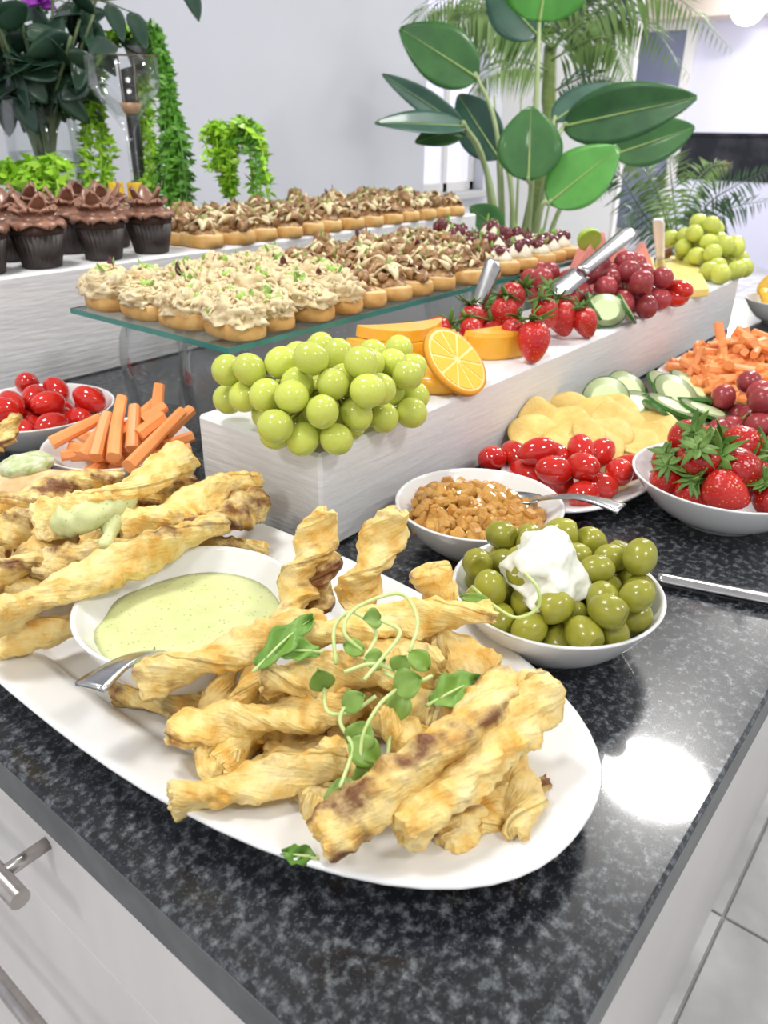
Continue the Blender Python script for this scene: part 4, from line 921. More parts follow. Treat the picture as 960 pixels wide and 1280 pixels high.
def crostini(kind, loc, rz, label, group, sc=1.0, tilt=(0, 0)):
    i = CNT[0]; CNT[0] += 1
    t = thing('crostini', label, 'crostini', loc, (tilt[0], tilt[1], rz), group); t.scale = (sc,) * 3
    ob('bread_slice', BREAD[i % 4], None, t); k = KIT[kind]; ms = k[i % len(k)]
    for (nm, m), me in zip(PARTS[kind], ms):
        if nm == 'purple_leaves' and i % 3: continue
        pt_ = ob(nm, me, m, t, (0, 0, .0165), (0, 0, (i % 2) * pi + .3 * sin(i * 3)), (1.06 + .1 * sin(i * 5), 1.06 + .1 * sin(i * 7), 1.05 + .25 * sin(i * 2.3)))
        if nm not in ('chicken_topping', 'mushroom_topping'): pt_['kind'] = 'stuff'
rnd = random.Random(77)
gx0, gy0 = .5, .6
rowsx = 15; colsy = 4
for i in range(rowsx):
    for j in range(colsy):
        x = gx0 + .038 + i * .0520 + rnd.uniform(-.004, .004); y = gy0 + .036 + j * .0700 + rnd.uniform(-.004, .004)
        if x > 1.29: continue
        q = i - (.8 * (j - 1.5))
        kind = 'chicken' if q < 4.6 else ('mushroom' if q < 11 else 'berry')
        lab = {'chicken': 'creamy chicken and pea crostini on the glass shelf', 'mushroom': 'fried mushroom crostini on the glass shelf', 'berry': 'piped cream and dark berry crostini on the glass shelf'}[kind]
        lab = lab.replace('on the glass shelf', ['on the glass shelf edge facing the long riser', 'in the middle of the glass shelf', 'in the middle of the glass shelf', 'on the glass shelf edge facing the back riser'][j])
        if i == 0: lab = 'bread slice topped with creamy chicken at the glass shelf end above the carrot bowl'
        crostini(kind, (x, y, GZ + .0006), pi / 2 + rnd.uniform(-.35, .35), lab, {'chicken': 'chicken crostini on the glass shelf', 'mushroom': 'mushroom crostini on the glass shelf', 'berry': 'berry crostini on the glass shelf'}[kind], rnd.uniform(.95, 1.06))
for i in range(16):
    for j in range(4):
        x = .875 + i * .060 + rnd.uniform(-.004, .004); y = RB['y0'] + .034 + j * .066 + rnd.uniform(-.004, .004)
        if x > RB['x1'] - .03: continue
        crostini('mushroom', (x, y, RB['z'] + .0006), pi / 2 + rnd.uniform(-.4, .4), ['mushroom topped bread slice on the back riser edge that faces the glass shelf', 'mushroom topped bread slice in the middle rows on the back riser', 'mushroom topped bread slice in the middle rows on the back riser', 'mushroom topped bread slice on the back riser edge that faces the plants'][j], 'mushroom crostini on the back riser', rnd.uniform(1.05, 1.16))

# ------------------------------------------------------------ cupcakes
WRAP = mat('dark_cupcake_case', (.030, .022, .020), (.05, .038, .034), 60, rough=.45); CAKE = mat('chocolate_sponge', (.035, .018, .012), (.06, .03, .02), 120, rough=.8, bump=.8); FROST = mat('chocolate_frosting', (.23, .105, .065), (.32, .155, .095), 40, rough=.32, coat=.3, var=.12)
wm = new_mesh(*lathe([(0, 0), (.0235, 0), (.0245, .001), (.0335, .042), (.0325, .042), (.0237, .0025), (0, .0025)], 96, lambda r, z, a: (r * (1 + (.028 * sin(32 * a) if r > .023 else 0)), z))); wm.materials.append(WRAP)
km = new_mesh(*lathe([(0, .003), (.0232, .003), (.0318, .0415), (.0345, .046), (.033, .052), (.02, .056), (0, .057)], 32, lambda r, z, a: (r * (1 + .02 * sin(5 * a)), z))); km.materials.append(CAKE)
def frost_mesh(sd):
    rnd = random.Random(sd); mb = MB(); mb.add(*sphere(1, 24, 12, lambda p: Vector((p.x * .027, p.y * .027, max(p.z, -.3) * .020))), T((0, 0, .056)))
    for ring, (n, R_, z, L, w) in enumerate(((8, .021, .054, .028, .014), (6, .012, .064, .030, .013), (3, .004, .070, .032, .010))):
        for k in range(n):
            a = 2 * pi * k / n + ring * .5 + rnd.uniform(-.15, .15)
            def fn(s, t):
                x = R_ + L * .55 * sin(t * 1.4); y = (s - .5) * 2 * w * (sin(pi * (t * .8 + .2)) ** .8 + .08); zz = z - .006 + L * .75 * t - .010 * t * t * (2 - ring) + .004 * (1 - (2 * s - 1) ** 2)
                return Vector((x * cos(a) - y * sin(a), x * sin(a) + y * cos(a), zz))
            mb.add(*solid(*grid(6, 8, fn), .0035))
    return mb.mesh()
FM = [frost_mesh(s) for s in range(3)]
for m_ in FM: m_.materials.append(FROST)
cps = [P(43, 328, RB['z']), P(108, 320, RB['z']), P(160, 314, RB['z']), P(-10, 342, RB['z'])]
first = True
cx_ = .775
cps = [Vector((cx_ - .091 * k, RB['y0'] + .042 + .093 * j, RB['z'])) for j in range(4 - 1) for k in range(6 if j else 4)]
for i, p in enumerate(cps):
    p = p + Vector((.006 * sin(i * 9), .004 * sin(i * 5), .0008))
    lab = ['chocolate cupcake in a dark pleated case at the front edge of the riser', 'chocolate cupcake in a dark case behind the front row on the riser'][i > 3]
    t = thing('cupcake', lab, 'cupcake', p, (0, 0, i * .7), 'chocolate cupcakes on the back riser'); t.scale = (1.05,) * 3
    ob('paper_case', wm, None, t); ob('sponge', km, None, t); ob('frosting', FM[i % 3], None, t)

# ------------------------------------------------------------ sprouts and leaves on the pastry heap
SPST = mat('pale_sprout_stem', (.62, .74, .34), (.52, .66, .22), 60, rough=.4, sss=.2, ssc=(.7, 1, .3)); SPLF = mat('sprout_leaf', (.17, .30, .04), (.26, .40, .09), 70, rough=.4, var=.15); ROCK = mat('rocket_leaf', (.10, .24, .025), (.20, .36, .06), 60, rough=.4, var=.1)
def sprout(pts, leaves, label='pea shoot sprig with thin pale stems on top of the pastry heap', rad=.0011, name='sprout'):
    w = [P(*a) for a in pts]; c = w[0]; t = thing(name, label, 'sprout', c, group='sprouts on the pastry heap')
    sp = spline(w, 24); ob('stem', new_mesh(*tube([p - c for p in sp], rad, 7)), SPST, t)
    for (s, d, L, wd) in leaves:
        mb = MB(); p = sp[int(s * 24)] - c; d = Vector(d).normalized(); sd = d.cross(Vector((-.5, -.4, .75))).normalized(); n = sd.cross(d)
        mb.add(*solid(*grid(6, 8, lambda a, tt: p + d * L * tt + sd * (a - .5) * 2 * wd * sin(pi * min(1, tt * .95 + .05)) ** .7 + n * (.15 * L * sin(tt * 3) + abs(a - .5) * wd * .6)), .0004))
        ob('leaf', mb.mesh(), SPLF, t)
sprout([(455, 815, .982), (430, 790, .992), (445, 760, .998), (500, 742, 1.0), (522, 775, .992), (512, 815, .985)], [(1, (.1, -.4, -.3), .014, .006), (.0, (-.2, .4, .1), .012, .005)])
sprout([(420, 830, .980), (418, 785, .990), (440, 765, .996), (470, 790, .990), (455, 825, .984)], [(1, (.5, -.3, -.2), .012, .006)])
sprout([(440, 870, .975), (425, 900, .970), (440, 935, .962), (425, 985, .955)], [(.95, (-.35, -.35, -.6), .022, .010), (.6, (.2, -.6, -.4), .018, .008), (.2, (.3, -.4, .4), .014, .006)])
sprout([(480, 840, .982), (500, 855, .980), (475, 880, .976), (455, 915, .968), (450, 950, .958)], [(.35, (.3, -.4, .3), .016, .008), (.7, (-.3, .1, -.5), .016, .008), (1, (.1, -.3, -.7), .018, .009)])
sprout([(430, 840, .984), (470, 830, .986), (520, 850, .978), (540, 845, .976)], [(.5, (.2, -.2, .6), .012, .006)])
sprout([(405, 860, .972), (410, 890, .968), (440, 890, .968), (470, 870, .974)], [(.0, (-.1, .1, .6), .014, .007)])
sprout([(500, 880, .965), (488, 920, .958), (480, 960, .950), (455, 975, .948)], [(.2, (.4, .1, .5), .016, .007)])
sprout([(455, 850, .984), (480, 820, .990), (500, 790, .992), (475, 775, .994)], [(1, (-.5, .2, .2), .012, .006)])
def rocket(a, b, w, label, sd):
    A, Bp = P(*a), P(*b); d = Bp - A; L = d.length; d.normalize(); s = d.cross(Vector((-.45, -.36, .8))).normalized(); n = s.cross(d)
    if n.z < 0: n = -n
    def fn(k, t):
        ww = w * (sin(pi * min(1, t * .9 + .08)) ** .8) * (1 + .18 * sin(t * 15 + sd)); q = (k - .5) * 2
        return d * L * t + s * q * ww + n * (.10 * L * sin(pi * t) + abs(q) * w * .35 + .0015 * sin(t * 11 + q * 3))
    t = thing('rocket_leaf', label, 'leaf', A, group='rocket leaves on the pastry heap')
    ob('blade', new_mesh(*solid(*grid(8, 26, fn), .0005)), ROCK, t)
    ob('midrib', new_mesh(*tube([d * L * (i / 12 * 1.04 - .08) + n * (.10 * L * sin(pi * max(0, i / 12 * 1.04 - .08)) + .0006) for i in range(13)], lambda q: .0011 * (1.1 - q), 6)), SPST, t)
rocket((322, 835, .974), (392, 772, .988), .0075, 'long rocket leaf lying by the dip bowl on the pastry heap', 1)
rocket((400, 815, .980), (345, 815, .978), .006, 'short rocket leaf crossing the long one on the heap', 2)
rocket((538, 880, .966), (598, 850, .966), .009, 'broad rocket leaf beside the scorched pastry twist', 3)
rocket((395, 1072, .926), (352, 1066, .926), .0045, 'thin rocket leaf fallen on the platter rim', 4)
sprout([(655, 715, .992), (672, 735, .985), (672, 760, .972), (645, 772, .966), (615, 755, .966), (590, 733, .965)], [(.8, (-.3, .5, .1), .022, .004)], 'thin curling sprout lying over the olives and cream cheese')
# ------------------------------------------------------------ plants, flowers and glass behind the food
VIEW = (ROT @ Vector((0, 0, -1))).normalized()
def leafmat(n, a, b, **k): return mat(n, a, b, 14, rough=.38, coat=.15, var=.10, **k)
LD = leafmat('dark_green_leaf', (.022, .085, .028), (.04, .13, .04)); LM = leafmat('mid_green_leaf', (.030, .125, .028), (.05, .175, .038)); LB_ = leafmat('bright_green_leaf', (.055, .23, .030), (.08, .30, .045))
LT = leafmat('blue_green_leaf', (.02, .075, .05), (.04, .115, .075)); RIB = mat('pale_leaf_rib', (.34, .46, .16), (.28, .40, .11), 20, rough=.5); STK = mat('pale_green_stalk', (.36, .44, .22), (.28, .37, .15), 20, rough=.5)
LIMEL = leafmat('lime_green_leaf', (.30, .60, .03), (.40, .70, .05)); GRNL = leafmat('fresh_green_leaf', (.11, .33, .035), (.17, .42, .05)); DKL = leafmat('dark_bouquet_leaf', (.012, .042, .026), (.025, .07, .035)); PALM = leafmat('palm_leaflet_green', (.10, .20, .045), (.17, .28, .07)); PALMD = leafmat('palm_leaflet_dark', (.05, .11, .055), (.09, .16, .08))
TERRA = mat('grey_planter', (.42, .42, .43), (.36, .36, .37), 10, rough=.5); SOIL = mat('dark_soil', (.03, .02, .015), (.06, .04, .025), 90, rough=.9, bump=.8)
def leaf_mesh(A, Bp, w, fold=.25, droop=.12, roll=0., th=.0015, nx=8, ny=18, shape=.8, wave=.0, origin=None):
    A, Bp = Vector(A), Vector(Bp); d = Bp - A; L = d.length; d.normalize(); s = d.cross(-VIEW)
    if s.length < .15: s = d.cross(Vector((0, 0, 1)))
    s.normalize(); n = s.cross(d); s2 = s * cos(roll) + n * sin(roll); n = s2.cross(d); s = s2
    if n.z < -.2: n = -n
    o = A if origin is None else origin
    def fn(k, t):
        q = (k - .5) * 2; ww = w * (sin(pi * min(1, t ** shape * .97 + .02)) ** .75)
        return A - o + d * L * t + s * q * ww + n * (-droop * L * t * t + abs(q) * ww * fold + wave * w * sin(t * 14 + q * 2)) 
    rib = tube([A - o + d * L * i / 14 + n * (-droop * L * (i / 14) ** 2 + .0012) for i in range(15)], lambda t: max(.0006, w * .05 * (1 - t)), 6)
    return solid(*grid(nx, ny, fn), th), rib
def planter(x, y, r, h, label, name, cat='plant', group=None):
    t = thing(name, label, cat, (x, y, 0), group=group)
    ob('pot', new_mesh(*lathe([(0, 0), (r * .75, 0), (r, h * .95), (r, h), (r * .9, h), (r * .68, .03), (0, .03)], 40)), TERRA, t)
    ob('soil', new_mesh(*lathe([(0, h * .9), (r * .88, h * .9), (r * .88, h * .86), (0, h * .86)], 32)), SOIL, t); return t
# broad leaved plant
BX, BY = 2.46, 1.38
bp_ = planter(BX, BY, .19, .36, 'tall plant with broad paddle leaves and pale stalks behind the buffet', 'paddle_leaf_plant'); o0 = Vector((BX, BY, 0))
def big_leaf(b, t, wpx, m, fold=.22, droop=.10, roll=0., stem=None, wave=0.0):
    A, Bp = D(*b), D(*t); w = wpx / F * (b[2] + t[2]) / 4
    (v, f), rib = leaf_mesh(A, Bp, w * 1.12, fold, droop, roll, origin=o0, wave=wave)
    lf = ob('leaf', new_mesh(v, f), m, bp_); ob('midrib', new_mesh(*rib), RIB, lf)
    s0 = o0 + Vector((random.Random(b[0]).uniform(-.06, .06), random.Random(b[1]).uniform(-.06, .06), .33))
    mid = D(*stem) if stem else s0.lerp(A, .55) + Vector((0, 0, .12))
    ob('stalk', new_mesh(*tube(spline([s0 - o0, mid - o0, A - o0, A - o0 + (Bp - A) * .04], 20), lambda q: .010 - .006 * q, 8)), STK, bp_)
for a in [((597, 98, 2.45), (500, 34, 2.4), 62, LM, .15, .05, .25, (625, 200, 2.48)), ((580, 160, 2.35), (478, 92, 2.3), 26, LT, .3, .02, .2, (615, 240, 2.45)), ((582, 158, 2.33), (470, 151, 2.2), 34, LT, .25, .03, -.3, (612, 240, 2.45)), ((582, 160, 2.37), (520, 176, 2.32), 30, LM, .2, .05, 0, (614, 245, 2.45)),
          ((624, 198, 2.5), (572, 118, 2.55), 50, LT, .3, .02, .5, (640, 250, 2.5)), ((673, 45, 2.6), (610, -25, 2.6), 62, LT, .2, .04, .2, (668, 180, 2.5)), ((674, 28, 2.4), (688, -60, 2.3), 92, LB_, .15, .1, 0, (668, 160, 2.45)), ((660, 226, 2.2), (664, 132, 2.15), 74, LM, .12, .04, 0, (661, 265, 2.3)),
          ((686, 254, 2.25), (774, 182, 2.2), 66, LB_, .15, .06, .1, (672, 285, 2.3)), ((704, 158, 2.4), (870, 121, 2.2), 62, LD, .22, .04, -.35, (682, 230, 2.45)), ((768, 193, 2.5), (871, 158, 2.5), 48, LM, .2, .05, -.3, (700, 260, 2.5)), ((692, 152, 2.6), (765, 100, 2.7), 40, LT, .2, .04, .3, (680, 230, 2.55)), ((628, 291, 2.4), (588, 259, 2.3), 36, LM, .2, .02, .1, None)]:
    big_leaf(*a)
for u, v in ((600, 150), (640, 170), (700, 190), (715, 200), (618, 120), (652, 120)):
    A = D(u, v, 2.55) - o0; ob('stalk', new_mesh(*tube(spline([Vector((0, 0, .33)), A * .55 + Vector((0, 0, .15)), A], 14), lambda q: .008 - .005 * q, 7)), STK, bp_)
# palms
def frond(parent, o, pts, n, Lpx, m, droop=.35, tip=.3, seed=0):
    rnd = random.Random(seed); w = [D(*p) for p in pts]; sp = spline(w, n * 2); dep = sum(p[2] for p in pts) / len(pts); L0 = Lpx / F * dep; mb = MB(); fr = frames(sp)
    mb.add(*tube([p - o for p in sp], lambda t: .004 * (1.1 - t), 6))
    for i in range(3, n * 2 + 1):
        t = i / (n * 2); tn = fr[i][0]; s = tn.cross(-VIEW).normalized()
        for sg in (-1, 1):
            L = L0 * (sin(pi * min(1, t * .75 + .25)) * .85 + .15) * rnd.uniform(.85, 1.1); d = (tn * .55 + s * sg * .9 + Vector((0, 0, -droop * rnd.uniform(.4, 1.3))) + VIEW * rnd.uniform(-.3, .3)).normalized(); p = sp[i] - o; sd = d.cross(tn).normalized() if d.cross(tn).length > .05 else s; sd = d.cross(sd).normalized(); ww = L * .055
            mb.add([p, p + d * L * .35 + sd * ww, p + d * L - Vector((0, 0, L * .25 * droop * 2)), p + d * L * .35 - sd * ww], [(0, 1, 2, 3)])
    return ob('frond', mb.mesh(), m, parent)
PXx, PYy = 2.95, 1.72
pm_ = planter(PXx, PYy, .17, .34, 'feathery palm with arching fronds behind the broad leaved plant', 'feather_palm', group='potted palms'); po = Vector((PXx, PYy, 0))
tr = D(688, 60, 3.05); 
ob('trunk', new_mesh(*tube(spline([Vector((0, 0, .3)), (D(682, 190, 3.0) - po), D(686, 120, 3.0) - po, tr - po], 16), lambda q: .034 - .008 * q, 12)), mat('ringed_palm_trunk', (.13, .20, .05), (.20, .27, .08), 16, rough=.5, stretch=(1, 1, 5)), pm_)
for i, (pts, L, m, dr) in enumerate([([(690, 60, 3), (620, 0, 2.95), (548, 0, 2.85), (508, 45, 2.8)], 62, PALM, .8), ([(690, 60, 3), (640, 20, 2.9), (590, 15, 2.8), (560, 50, 2.8)], 55, PALM, .7), ([(690, 60, 3), (760, 5, 2.9), (840, -5, 2.8), (915, 62, 2.7)], 48, PALM, .7), ([(690, 65, 3), (730, 20, 2.95), (800, 25, 2.9), (862, 95, 2.8)], 52, PALM, .7), ([(690, 90, 3), (650, 78, 2.95), (610, 90, 2.9), (585, 120, 2.9)], 34, PALM, .8), ([(690, 75, 3), (735, 50, 2.9), (770, 55, 2.8), (790, 110, 2.8)], 46, PALM, .7), ([(690, 60, 3), (700, 0, 3), (740, -60, 2.9)], 60, PALM, .3), ([(690, 60, 3), (650, -20, 3), (600, -60, 2.9)], 60, PALM, .3), ([(690, 115, 3), (735, 95, 2.9), (775, 100, 2.9)], 32, PALMD, .6), ([(690, 60, 3), (770, -20, 2.9), (860, -30, 2.8)], 50, PALMD, .6)]):
    frond(pm_, po, pts, 20, L, m, dr, seed=i)
QX, QY = D(850, 330, 2.75).x, D(850, 330, 2.75).y
pq = planter(QX, QY, .15, .3, 'low feathery palm behind the far end of the long riser', 'feather_palm', group='potted palms'); qo = Vector((QX, QY, 0)); qb = (850, 330, 2.75)
ob('stem_clump', MB().add(*tube(spline([Vector((0, 0, .27)), Vector((.01, 0, .5)), D(*qb) - qo], 8), lambda q: .022 - .008 * q, 10)).mesh(), STK, pq)
for i, (pts, L, m, dr) in enumerate([([qb, (842, 250, 2.7), (838, 200, 2.6), (850, 195, 2.5)], 40, PALM, .5), ([qb, (880, 262, 2.7), (920, 232, 2.6), (975, 205, 2.5)], 36, PALMD, .4), ([qb, (880, 280, 2.7), (920, 258, 2.6), (970, 250, 2.5)], 34, PALMD, .4), ([qb, (800, 260, 2.7), (770, 215, 2.7), (745, 250, 2.7)], 34, PALMD, .5), ([qb, (820, 240, 2.7), (790, 195, 2.7), (765, 205, 2.6)], 32, PALM, .5), ([qb, (815, 290, 2.7), (790, 265, 2.6), (780, 300, 2.6)], 26, PALMD, .5), ([qb, (860, 250, 2.8), (885, 210, 2.8), (915, 205, 2.8)], 34, PALM, .5), ([qb, (835, 270, 2.6), (815, 225, 2.6), (805, 210, 2.5)], 30, PALM, .4), ([qb, (860, 290, 2.6), (885, 270, 2.5), (905, 275, 2.4)], 30, PALMD, .6)]):
    frond(pq, qo, pts, 16, L, m, dr, seed=30 + i)

# glass vase with bouquet
vx, vy = D(55, 180, 1.76).x, D(55, 180, 1.76).y
VH = .450
va = tag(ob('glass_vase', new_mesh(*lathe([(0, 0), (.085, 0), (.089, .004), (.080, VH * .6), (.078, VH), (.0745, VH), (.0765, VH * .6), (.085, .012), (0, .012)], 48)), GLASSM, None, (vx, vy, TOP + .0005)), 'tall clear glass vase holding the dark leafy bouquet', 'vase')
tag(ob('vase_water', new_mesh(*lathe([(0, .0125), (.0845, .0125), (.0775, VH * .55), (.0768, VH * .62), (0, VH * .62)], 40)), WATERM, None, (vx, vy, TOP + .0005)), 'clear water standing in the tall vase', 'water')
bq = thing('leafy_bouquet', 'dark green bouquet with purple blooms in the tall glass vase', 'bouquet', (vx, vy, TOP + .02)); bo = Vector((vx, vy, TOP + .02))
rnd = random.Random(6); BST = mat('bouquet_stem', (.10, .15, .07), (.16, .21, .10), 20, rough=.5); PURP = mat('purple_petal', (.30, .03, .42), (.42, .06, .55), 40, rough=.5)
for i in range(26):
    a = i * 2.4; r0 = .05 * rnd.random(); a2 = a + 2.6; top = Vector((.17 * sqrt(rnd.random()) * cos(a2) * 1.3, .17 * sqrt(rnd.random()) * sin(a2) * 1.3, rnd.uniform(.46, .62)))
    sp = spline([Vector((r0 * cos(a), r0 * sin(a), 0)), Vector((.03 * cos(a2), .03 * sin(a2), .30)), top], 14)
    sm_ = ob('stem', new_mesh(*tube(sp, .0035, 6)), BST, bq); mb = MB()
    for k in range(11):
        p = sp[int(6 + k * .75)] if k < 10 else sp[-1]
        if p.z < .36: continue
        d = Vector((rnd.gauss(0, 1), rnd.gauss(0, 1), rnd.gauss(.1, .6))).normalized()
        (v, f), rb = leaf_mesh(p + bo, p + bo + d * rnd.uniform(.07, .11), rnd.uniform(.018, .028), .2, .15, rnd.uniform(-1, 1), nx=4, ny=8, origin=bo); mb.add(v, f)
    if mb.v: ob('leaf_spray', mb.mesh(), DKL, sm_)['kind'] = 'stuff'
for (u, v, L) in ((150, 30, .10), (178, 40, .09), (135, 75, .09), (245, 4, .06), (110, 40, .1), (60, 110, .11), (90, 95, .1), (30, 100, .11), (10, 60, .1), (125, 50, .1)):
    A = D(u - 14, v - 25, 1.72); Bp = D(u + 4, v + 14, 1.66); (w_, f), rb = leaf_mesh(A, Bp, .020, .2, .1, rnd.uniform(-.5, .5), nx=4, ny=8, origin=bo)
    ob('leaf', new_mesh(w_, f), DKL, bq); c = Vector((0, 0, .45)); ob('stem', new_mesh(*tube(spline([c, (A - bo) * .6 + c * .4 + Vector((0, 0, .05)), A - bo], 8), .0016, 5)), BST, bq)
fc_ = D(48, 2, 1.64) - bo; mb = MB()
for k in range(14):
    a = k * 2.4; (w_, f), rb = leaf_mesh(fc_ + bo, fc_ + bo + Vector((cos(a), sin(a), .3 * sin(k))) * .035, .011, .2, .1, 0, nx=3, ny=5, origin=bo); mb.add(w_, f)
ob('purple_bloom', mb.mesh(), PURP, bq); ob('stem', new_mesh(*tube([Vector((0, 0, .4)), fc_], .003, 6)), BST, bq)

# tall display goblet with a candle cup, yellow candles
gp = P(153, 300, TOP); gx_, gy_ = D(172, 245, 1.57).x, D(172, 245, 1.57).y
GH = D(154, 76, 1.57).z - TOP; gb = D(154, 152, 1.57).z - TOP; gob = thing('giant_goblet', 'oversized clear stemmed goblet in front of the trailing plant', 'glass', (gx_, gy_, TOP + .0005))
prof = [(0, 0), (.060, 0), (.061, .003), (.02, .010), (.009, .03), (.008, gb * .6), (.0095, gb - .02), (.025, gb + .004), (.052, gb + .04), (.067, gb + (GH - gb) * .55), (.066, GH), (.0640, GH), (.065, gb + (GH - gb) * .55), (.050, gb + .042), (.022, gb + .010), (0, gb + .006)]
ob('goblet_glass', new_mesh(*lathe(prof, 44)), GLASSM, gob)
RODM = mat('dark_bronze_wire', (.10, .08, .06), (.14, .11, .08), 30, rough=.4, metal=.8); AMB = mat('amber_candle_cup', (.62, .30, .16), (.75, .45, .28), 40, rough=.25)
cc = thing('candle_cup', 'small amber candle cup hung inside the oversized goblet', 'candle', (gx_ + .006, gy_ - .006, TOP + gb + .014)); hh = GH - gb - .014
ob('cup', new_mesh(*lathe([(0, 0), (.014, 0), (.021, .018), (.019, .018), (.012, .003), (0, .003)], 28)), AMB, cc)
ob('wire_hanger', MB().add(*tube([(-.010, .010, .014), (-.010, .010, hh)], .0016, 6)).add(*tube([(.010, -.010, .014), (.010, -.010, hh)], .0016, 6)).add(*tube([(-.050, .034, hh + .002), (.050, -.034, hh + .002)], .0016, 6)).mesh(), RODM, cc)
YEL = mat('yellow_candle_wax', (.92, .60, .02), (.88, .54, .015), 20, rough=.4, sss=.3, ssc=(1, .7, .1))
for u, dd in ((146, 1.66), (169, 1.68)):
    p = D(u, 240, dd); h = D(u, 228, dd).z - TOP
    t = thing('pillar_candle', 'yellow pillar candle beside the foot of the oversized goblet', 'candle', (p.x, p.y, TOP + .0005), group='yellow pillar candles')
    ob('wax', new_mesh(*lathe([(0, 0), (.0155, 0), (.0155, h - .002), (.0145, h), (.008, h - .001), (0, h - .003)], 28)), YEL, t); ob('wick', new_mesh(*tube([(0, 0, h - .004), (.001, 0, h + .008)], .0009, 5)), RODM, t)

# trailing plants
def trailer(name, label, base, strands, m2, stand=None, leafL=.022, seed=0, tubes=STK):
    rnd = random.Random(seed); t = thing(name, label, 'plant', base, group='trailing green plants'); o = Vector(base)
    for i, (pts, m, n) in enumerate(strands):
        sp = spline([D(*p) for p in pts], 30); mb = MB(); mb.add(*tube([p - o for p in sp], .0014, 5))
        for k in range(n):
            p = sp[min(30, int(30 * (.06 + .94 * k / n)))] - o; d = Vector((rnd.gauss(0, 1), rnd.gauss(0, 1), rnd.gauss(-.2, .5))).normalized(); s = d.cross(Vector((rnd.gauss(0, 1), rnd.gauss(0, 1), rnd.gauss(0, 1)))).normalized(); L = leafL * rnd.uniform(.7, 1.3); w = L * .22
            mb.add([p, p + d * L * .4 + s * w, p + d * L, p + d * L * .4 - s * w], [(0, 1, 2, 3)])
        ob('strand', mb.mesh(), m, t)
    return t
rnd = random.Random(15); st = []
def jt(u, v, d): return (u + rnd.uniform(-5, 5), v + rnd.uniform(-5, 5), d + rnd.uniform(-.04, .04))
tp = (180, 62, 1.82)
for i in range(24): u = rnd.uniform(188, 242); st.append(([tp, jt(190, 38, 1.78), jt(205, 90, 1.76), jt((205 + u) / 2 + 4, 170, 1.75), jt(u, 262, 1.74)], GRNL, 150))
for i in range(13): u = rnd.uniform(104, 138); st.append(([tp, jt(150, 40, 1.82), jt(118, 100, 1.82), jt(u, 180, 1.80), jt(u + 5, 262, 1.78)], LIMEL, 120))
for i in range(9): u = rnd.uniform(165, 195); st.append(([tp, jt(172, 45, 1.86), jt(180, 120, 1.86), jt(u, 200, 1.84), jt(u, 262, 1.82)], LIMEL, 120))
hb = D(178, 250, 1.86); HB = Vector((hb.x, hb.y, TOP + .0005))
tb = trailer('trailing_plant', 'tall trailing plant of bright green strands behind the oversized goblet', HB, st, None, seed=3)
zt = D(*tp).z - TOP; tpo = D(*tp) - HB
ob('stand_post', new_mesh(*tube([Vector((0, 0, .01)), Vector((0, 0, zt - .05)), Vector((tpo.x, tpo.y, zt - .04))], .014, 12)), mat('dark_metal_stand', (.03, .03, .035), (.05, .05, .055), 30, rough=.4), tb)
ob('stand_foot', new_mesh(*lathe([(0, 0), (.085, 0), (.085, .008), (.02, .014), (0, .014)], 36)), bpy.data.materials['dark_metal_stand'], tb)
ob('hanging_pot', new_mesh(*lathe([(0, -.045), (.03, -.045), (.045, .005), (.040, .005), (.028, -.038), (0, -.038)], 28)), TERRA, tb, tpo)
rnd = random.Random(25); st = []
f0 = (288, 250, 1.72)
for i in range(9): u = rnd.uniform(318, 340); st.append(([f0, jt(285, 190, 1.7), jt(300, 155, 1.68), jt(u - 8, 175, 1.66), jt(u, 250, 1.64)], LIMEL if i % 3 else GRNL, 120))
for i in range(6): u = rnd.uniform(250, 275); st.append(([f0, jt(280, 195, 1.72), jt(272, 160, 1.7), jt(u, 170, 1.7), jt(u - 2, 215, 1.68)], LIMEL, 100))
for i in range(5): u = rnd.uniform(275, 320); st.append(([f0, jt(286, 200, 1.74), jt(u, 158, 1.74), jt(u + 8, 190, 1.72)], LIMEL, 60))
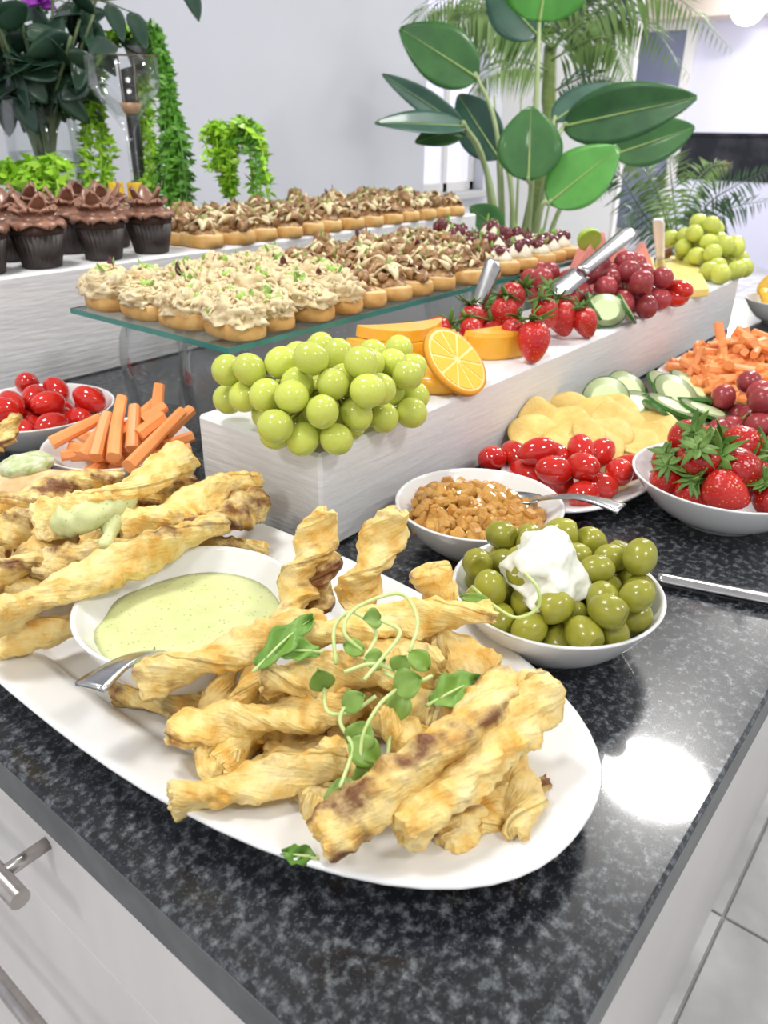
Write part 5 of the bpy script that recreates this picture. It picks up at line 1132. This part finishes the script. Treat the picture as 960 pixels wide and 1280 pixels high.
fb = D(*f0); FB = Vector((fb.x, fb.y, TOP + .0005)); ft_ = trailer('trailing_plant', 'small arching lime green plant behind the crostini', FB, st, None, seed=5)
hp_ = fb.z - TOP - .03
ob('pot', new_mesh(*lathe([(0, 0), (.04, 0), (.055, hp_ - .004), (.055, hp_), (.05, hp_), (.038, .006), (0, .006)], 32)), TERRA, ft_)
rnd = random.Random(35); st = []; b0 = (45, 262, 1.50)
for i in range(16): u = rnd.uniform(5, 88); st.append(([b0, jt((45 + u) / 2, 215, 1.5), jt(u, rnd.uniform(192, 225), 1.48), jt(u + (u - 45) * .25, 235, 1.47)], LIMEL, 46))
bb = D(*b0); BB = Vector((bb.x, bb.y, TOP + .0005)); bt_ = trailer('trailing_plant', 'bushy lime green plant in front of the tall vase', BB, st, None, seed=8, leafL=.024)
hq = bb.z - TOP + .01
ob('pot', new_mesh(*lathe([(0, 0), (.032, 0), (.042, hq - .004), (.042, hq), (.038, hq), (.03, .006), (0, .006)], 32)), TERRA, bt_)

# far furniture
SOF = mat('black_gloss_fascia', (.010, .011, .018), (.035, .033, .045), 5, rough=.25, c3=(.10, .055, .02), pos=(.45, .62))
s0, s1 = PX(848, 200, 8.6), PX(1060, 200, 8.6); zt1 = PX(905, 166, 8.6).z; zt0 = PX(905, 226, 8.6).z; wy = s0.y - s1.y
so = thing('reception_counter', 'white counter with a black upper band far across the hall', 'counter', (8.6, s1.y, 0))
ob('counter_base', new_mesh(*box(.02, .55, .02, wy - .02, 0, zt0 - .001), smooth=False), LAVW, so)
ob('black_band', new_mesh(*box(0, .57, 0, wy, zt0, zt1 - .031, .004), smooth=False), SOF, so)
ob('counter_top', new_mesh(*box(-.03, .60, -.03, wy + .03, zt1 - .03, zt1, .006), smooth=False), SOF, so)
p = D(936, 8, 8.5); pdl = thing('pendant_lamp', 'lit white globe pendant hanging far across the hall', 'lamp', (p.x, p.y, 2.75))
ob('globe', new_mesh(*sphere(.18, 28, 18)), LAMPM, pdl, (0, 0, p.z - 2.75)); ob('cord', new_mesh(*tube([(0, 0, 0), (0, 0, p.z - 2.75 + .17)], .008, 8)), RODM, pdl)
